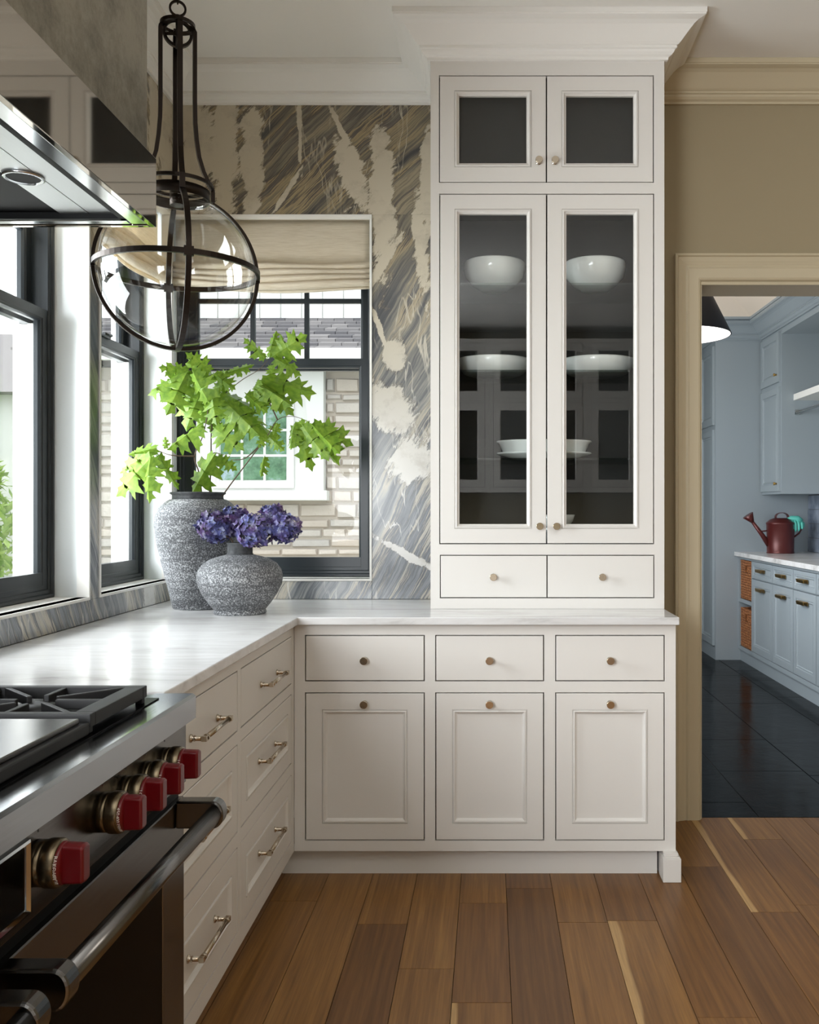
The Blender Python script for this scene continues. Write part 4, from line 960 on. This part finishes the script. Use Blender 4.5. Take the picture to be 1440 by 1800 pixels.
for zz, lb in ((.1305, 'brown woven basket in the lower cubby of the next room'), (.5355, 'brown woven basket in the upper cubby of the next room')):
    hgt = .33
    root = empty('woven_basket', (MB+.012, 7.50, zz), 0, lb, 'basket', 'woven baskets in the cubbies')
    b = B(); rowsn = 16
    for r in range(rowsn):
        za = r*hgt/rowsn; zb = (r+1)*hgt/rowsn-.002; off = .004*(r % 2)
        hole = 11 <= r <= 13
        if hole: b.box(.0, .012, 0+off, .15, za, zb); b.box(0, .012, .21, .35-off, za, zb)
        else: b.box(0-off*.5, .012, 0+off, .35-off, za, zb)
        b.box(0, .5, 0, .012, za, zb); b.box(0, .5, .338, .35, za, zb)
    b.box(0, .5, .002, .348, 0, .01); b.box(.49, .5, .002, .348, 0, hgt); o = b.build('weave', M['wicker'], root, bevel=.003)
    b = B(); b.box(-.004, .006, .142, .152, hgt*.67, hgt*.89); b.box(-.004, .006, .208, .218, hgt*.67, hgt*.89); b.box(-.004, .006, .142, .218, hgt*.87, hgt*.90); b.box(-.004, .006, .142, .218, hgt*.66, hgt*.69); b.build('handle_rim', M['wicker'], root)
# watering can
wcX, wcY = PX(1372, 7.6), 7.6
wcn = empty('watering_can', (wcX, wcY, MT+.0005), 0, 'dark red metal watering can on the white worktop of the next room', 'watering can')
b = B(); b.lathe([(.100,0),(.110,.0),(.112,.006),(.108,.010),(.110,.10),(.112,.235),(.115,.240),(.115,.252),(.108,.256),(.085,.278),(.055,.290),(.050,.290),(.050,.286),(.1,.252),(.1,.02),(0,.015)], 40); b.build('body', M['can'], wcn)
b = B(); b.tube([(-.095,0,.07),(-.15,0,.15),(-.235,0,.265)], [.024,.018,.013], 14); b.tube([(-.11,0,.185),(-.165,0,.18)], .006, 8)
b.tube([(-.228,0,.255),(-.268,0,.315)], [.013,.048], 18); b.build('spout', M['can'], wcn)
b = B(); pts = [(-.035,0,.285)]+[(.052*math.cos(PI-PI*q/8)+.012, 0, .30+.035*math.sin(PI*q/8)) for q in range(9)]+[(.06,0,.275)]
b.strap(pts, (0,1,0), .05, .004); b.build('top_handle', M['can'], wcn)
b = B(); b.tube([(.04,0,.28),(.11,0,.275),(.165,0,.235),(.175,0,.20),(.155,0,.165),(.108,0,.13)], .007, 10); b.build('back_handle', M['can'], wcn)
gl = empty('garden_glove', (wcX+.13, wcY-.03, MT+.26), 0, 'teal rubber glove draped over the handle of the watering can', 'glove')
b = B(); b.tube([(-.085,.01,.018),(-.05,0,.028),(0,-.005,.022),(.03,-.01,.0)], [.010,.022,.030,.026], 14); b.build('palm', M['glove'], gl)
for k_, (x_, L_) in enumerate(((-.052,.085),(-.028,.10),(-.002,.095),(.024,.08))):
    b = B(); b.tube([(x_,-.018,.012),(x_+.004,-.032,-.02),(x_+.006,-.032,-L_*.65),(x_+.004,-.028,-L_+.02)], [.011,.0115,.010,.006], 10); b.build('finger', M['glove'], gl)
b = B(); b.tube([(.022,-.005,.008),(.048,-.012,-.012),(.050,-.012,-.045)], [.012,.010,.006], 10); b.build('thumb', M['glove'], gl)
# cone lamp
LY = 6.0; lz = PZ(591, LY); lx = PX(1188, LY); lr = 95/F*LY
cl = empty('cone_pendant', (lx, LY, lz), 0, 'dark cone pendant lamp with white inside in the next room', 'lamp')
b = B(); b.lathe([(lr-.003,0),(lr,0),(lr*1.003,.004),(.04,.66),(.0,.67)], 64, cap=False); b.build('lamp_shade', M['lampdark'], cl)
b = B(); b.lathe([(lr-.006,.001),(.05,.62),(0,.62)], 64, cap=False); b.build('shade_lining', M['lampwhite'], cl)
b = B(); b.lathe([(0,.20),(.04,.22),(.06,.27),(.05,.32),(.02,.37),(.02,.62),(0,.62)], 20); mb_ = mat('lamp_bulb', (255,240,220), .5); mb_.node_tree.nodes['Principled BSDF'].inputs['Emission Color'].default_value = (1,.9,.75,1); mb_.node_tree.nodes['Principled BSDF'].inputs['Emission Strength'].default_value = 60; b.build('bulb', mb_, cl)
b = B(); b.tube([(0,0,.66),(0,0,MC+.45-lz)], .006, 8); b.build('rod', M['bronze'], cl)

# ------------------------------------------------------------------ outside
b = B(); b.box(-30, 12, 3.95, 40, -.35, -.30); b.box(-30, XS-.22, -12, 3.95, -.35, -.30); b.v = [(x, y, z-.01) for x, y, z in b.v]; tag(b.build('lawn', M['grass']), 'sunlit lawn outside the windows', 'lawn')['kind'] = 'structure'
EY = 12.0; ez = lambda py, Y=EY: PZ(py, Y); ex = lambda px, Y=EY: PX(px, Y)
wing = empty('house_wing', (0, EY, -.3), 0, 'cream stone house wing with white window, seen through the back window', 'house')
EX0, EX1 = ex(105), 1.5
b = B(); b.box(EX0, EX1, .06, 3.5, 0, 3.46); b.build('wall', M['mortar'], wing)
# stones
rnd = random.Random(5); z = 0
xw0, xw1 = ex(385), ex(572)
while z < 3.25:
    h_ = rnd.choice((.13, .17, .11, .20)); x = EX0+.01
    while x < -.9:
        L_ = rnd.uniform(.24, .52); x1_ = min(x+L_, -.9); zw = z-.3
        inw = (x1_ > xw0-.65 and x < xw1+.0 and zw+h_ > ez(880)+.01)
        if inw and x < xw1 < x1_-.05: x = xw1; inw = False
        if not inw and x1_-x > .04:
            p_ = rnd.uniform(0, .02); q = [rnd.uniform(0, .012) for _ in range(4)]
            bb = B(); X0, X1_, Z0, Z1 = x+.006, x1_-.006, z+.005+rnd.uniform(0,.02), z+h_-.005-rnd.uniform(0,.02)
            bb.add([(X0,.06,Z0),(X1_,.06,Z0),(X1_,.06,Z1),(X0,.06,Z1),(X0+.012+q[0],.02-p_,Z0+.01+q[1]),(X1_-.012-q[2],.025-p_,Z0+.01+q[3]),(X1_-.012-q[1],.02-p_,Z1-.01-q[0]),(X0+.012+q[3],.022-p_,Z1-.01-q[2])], [(4,5,6,7),(0,1,5,4),(1,2,6,5),(2,3,7,6),(3,0,4,7)])
            bb.build('stone', M['stone'], wing, fix=False)
        x = x1_
    z += h_
# white bay with arched bracket, window and sill
b = B(); b.box(ex(240), ex(572), -.05, .06, ez(880)+.3, 3.46)
vs = [(ex(572), -.16, ez(870)+.3)]; 
b.box(ex(542), ex(572), -.14, -.05, ez(865)+.3, ez(775)+.3)
arc = [(ex(572), ez(650)+.3)]+[(ex(540)-.26*(1-math.cos(PI/2*q/8))*1.0+.26*0, ez(780)+.3+(ez(655)-ez(780))*math.sin(PI/2*q/8)) for q in range(9)]
arc = [(ex(572), ez(650)+.3), (ex(572), ez(775)+.3), (ex(545), ez(775)+.3)]+[(ex(545)-(ex(545)-ex(520))*(1-math.cos(PI/2*q/8)), ez(775)+.3+(ez(650)-ez(775))*math.sin(PI/2*q/8)) for q in range(1, 9)]
n_ = len(arc); b.add([(x, -.14, z) for x, z in arc]+[(x, -.05, z) for x, z in arc], [tuple(range(n_)), tuple(reversed(range(n_,2*n_)))]+[(i,(i+1)%n_,n_+(i+1)%n_,n_+i) for i in range(n_)])
b.build('white_bay', M['extwhite'], wing)
b = B(); b.box(ex(250), ex(580), -.22, -.02, ez(880)+.3, ez(863)+.3); b.build('sill', M['extwhite'], wing, bevel=.01)
wx0, wx1, wz0, wz1 = ex(376), ex(519), ez(858)+.3, ez(700)+.3
b = B(); b.rings(wx0, wx1, wz0, wz1, [(0,-.05),(0,-.09),(.05,-.09),(.05,-.07),(.09,-.07),(.09,-.05)], cap=False); fr_ = b.build('window', M['extwhite'], wing)
gx0, gx1, gz0, gz1 = wx0+.09, wx1-.09, wz0+.09, wz1-.09
for i in range(3):
    for j in range(3):
        B().box(gx0+(gx1-gx0)*i/3+.015, gx0+(gx1-gx0)*(i+1)/3-.015, -.056, -.052, gz0+(gz1-gz0)*j/3+.015, gz0+(gz1-gz0)*(j+1)/3-.015).build('pane', M['extglass'], fr_)
b = B()
for i in (1, 2): xx = gx0+(gx1-gx0)*i/3; b.box(xx-.016, xx+.016, -.068, -.05, gz0, gz1); zz = gz0+(gz1-gz0)*i/3; b.box(gx0, gx1, -.0675, -.05, zz-.016, zz+.016)
b.build('muntins', M['extwhite'], fr_)
# gutter, shingled roof, upper storey
GYo = -.45; gz_ = 3.52
b = B(); b.box(EX0-.3, EX1, GYo-.06, .05, gz_-.05, gz_+.10); b.build('gutter', M['extwhite'], wing, bevel=.01)
sl = .40; RL = 2.1
b = B(); b.add([(EX0-.3,GYo,gz_+.08),(EX1,GYo,gz_+.08),(EX1,GYo+RL,gz_+.08+RL*sl),(EX0-.3,GYo+RL,gz_+.08+RL*sl),(EX0-.3,GYo,gz_-.05),(EX1,GYo,gz_-.05),(EX1,GYo+RL,gz_-.05),(EX0-.3,GYo+RL,gz_-.05)], [(0,1,2,3),(7,6,5,4),(0,4,5,1),(1,5,6,2),(2,6,7,3),(3,7,4,0)]); b.build('roof_deck', M['slot'], wing)
rnd = random.Random(9)
for r in range(9):
    x = EX0-.3-rnd.uniform(0, .2); ya = GYo-.03+r*.235
    while x < -1.0:
        wd = rnd.uniform(.16, .36); yb = ya+.26; th = .012+rnd.uniform(0, .008); 
        f0 = gz_+.08+(ya-GYo)*sl+.03; f1 = gz_+.08+(yb-GYo)*sl+.006
        bb = B(); bb.add([(x,ya,f0-.02),(x+wd-.008,ya,f0-.02),(x+wd-.008,yb,f1-.012),(x,yb,f1-.012),(x,ya,f0+th),(x+wd-.008,ya,f0+th),(x+wd-.008,yb,f1),(x,yb,f1)], [(4,5,6,7),(0,1,5,4),(1,2,6,5),(3,0,4,7)]); bb.build('roof_shingle', M['shingle'], wing, fix=False)
        x += wd
uy = GYo+RL-.05
b = B(); b.box(ex(300)-1, EX1, uy, uy+2, gz_, gz_+4.0); b.build('upper_wall', M['extwhite'], wing)
x = ex(330)-1
while x < -1.2:
    B().box(x+.01, x+.30, uy-.03, uy, gz_+.4, gz_+2.6).build('wall_board', M['extwhite'], wing, fix=False); x += .31
# hedge trees to the left
def tree(x, Y, h, r_, seed, label, name='garden_tree'):
    rr = random.Random(seed); root = empty(name, (x, Y, -.3), 0, label, 'tree', 'trees beyond the left windows')
    b = B(); b.tube([(0,0,0),(0,0,h*.6)], [.12,.06], 10); b.build('trunk', M['bark'], root)
    b = B(); cen = [(rr.uniform(-.5,.5)*r_, rr.uniform(-.5,.5)*r_, h*rr.uniform(.25,.8), r_*rr.uniform(.5,.8)) for _ in range(9)]
    for i in range(5200):
        c = rr.choice(cen); a = rr.uniform(0, 2*PI); z = rr.uniform(-1, 1); q = math.sqrt(1-z*z); rad = c[3]*rr.uniform(.75, 1.05)
        p = Vector((c[0]+q*math.cos(a)*rad, c[1]+q*math.sin(a)*rad, c[2]+z*rad)); d1 = Vector((rr.uniform(-1,1), rr.uniform(-1,1), rr.uniform(-1,1))).normalized(); d2 = d1.cross(Vector((0.2,.3,1))).normalized(); s_ = .075
        b.add([p-d1*s_, p+d2*s_*.5, p+d1*s_, p-d2*s_*.5], [(0,1,2,3)])
    o = b.build('foliage', M['bush'], root, fix=False); o['kind'] = 'stuff'
tree(-5.4, 9.3, 2.6, .85, 1, 'leafy green garden tree filling the lower left window'); tree(-7.7, 8.6, 2.3, .9, 2, 'lower green garden tree farther left of the house wing'); tree(-9.2, 13.5, 2.7, 1.5, 3, 'round green tree behind the garden, far left')
b = B(); b.box(-6.5, XS-.2, -6, 3.95, -.305, -.298); b.box(-6.5, .05, 3.95, 11.9, -.305, -.298); tag(b.build('pale_ground', M['paleground']), 'pale ground sheet added outside the kitchen windows against green lawn bounce', 'pale_ground')['kind'] = 'structure'  # pale sheet added to cut green bounce from the lawn
# neighbour roof
nb = empty('garden_house', (-8.2, 16, -.3), 0, 'pale house with dark roof far beyond the left window', 'house')
b = B(); b.box(-4, 1.6, 0, 3, 0, 3.6); b.build('wall', M['extwhite'], nb)
b = B(); b.add([(-4.4,-.4,3.6),(2.0,-.4,3.6),(2.0,3.4,3.6),(-4.4,3.4,3.6),(-3.0,1.5,5.0),(.4,1.5,4.9)], [(0,1,5,4),(1,2,5),(2,3,4,5),(3,0,4),(0,3,2,1)]); b.build('roof', M['shingle'], nb)
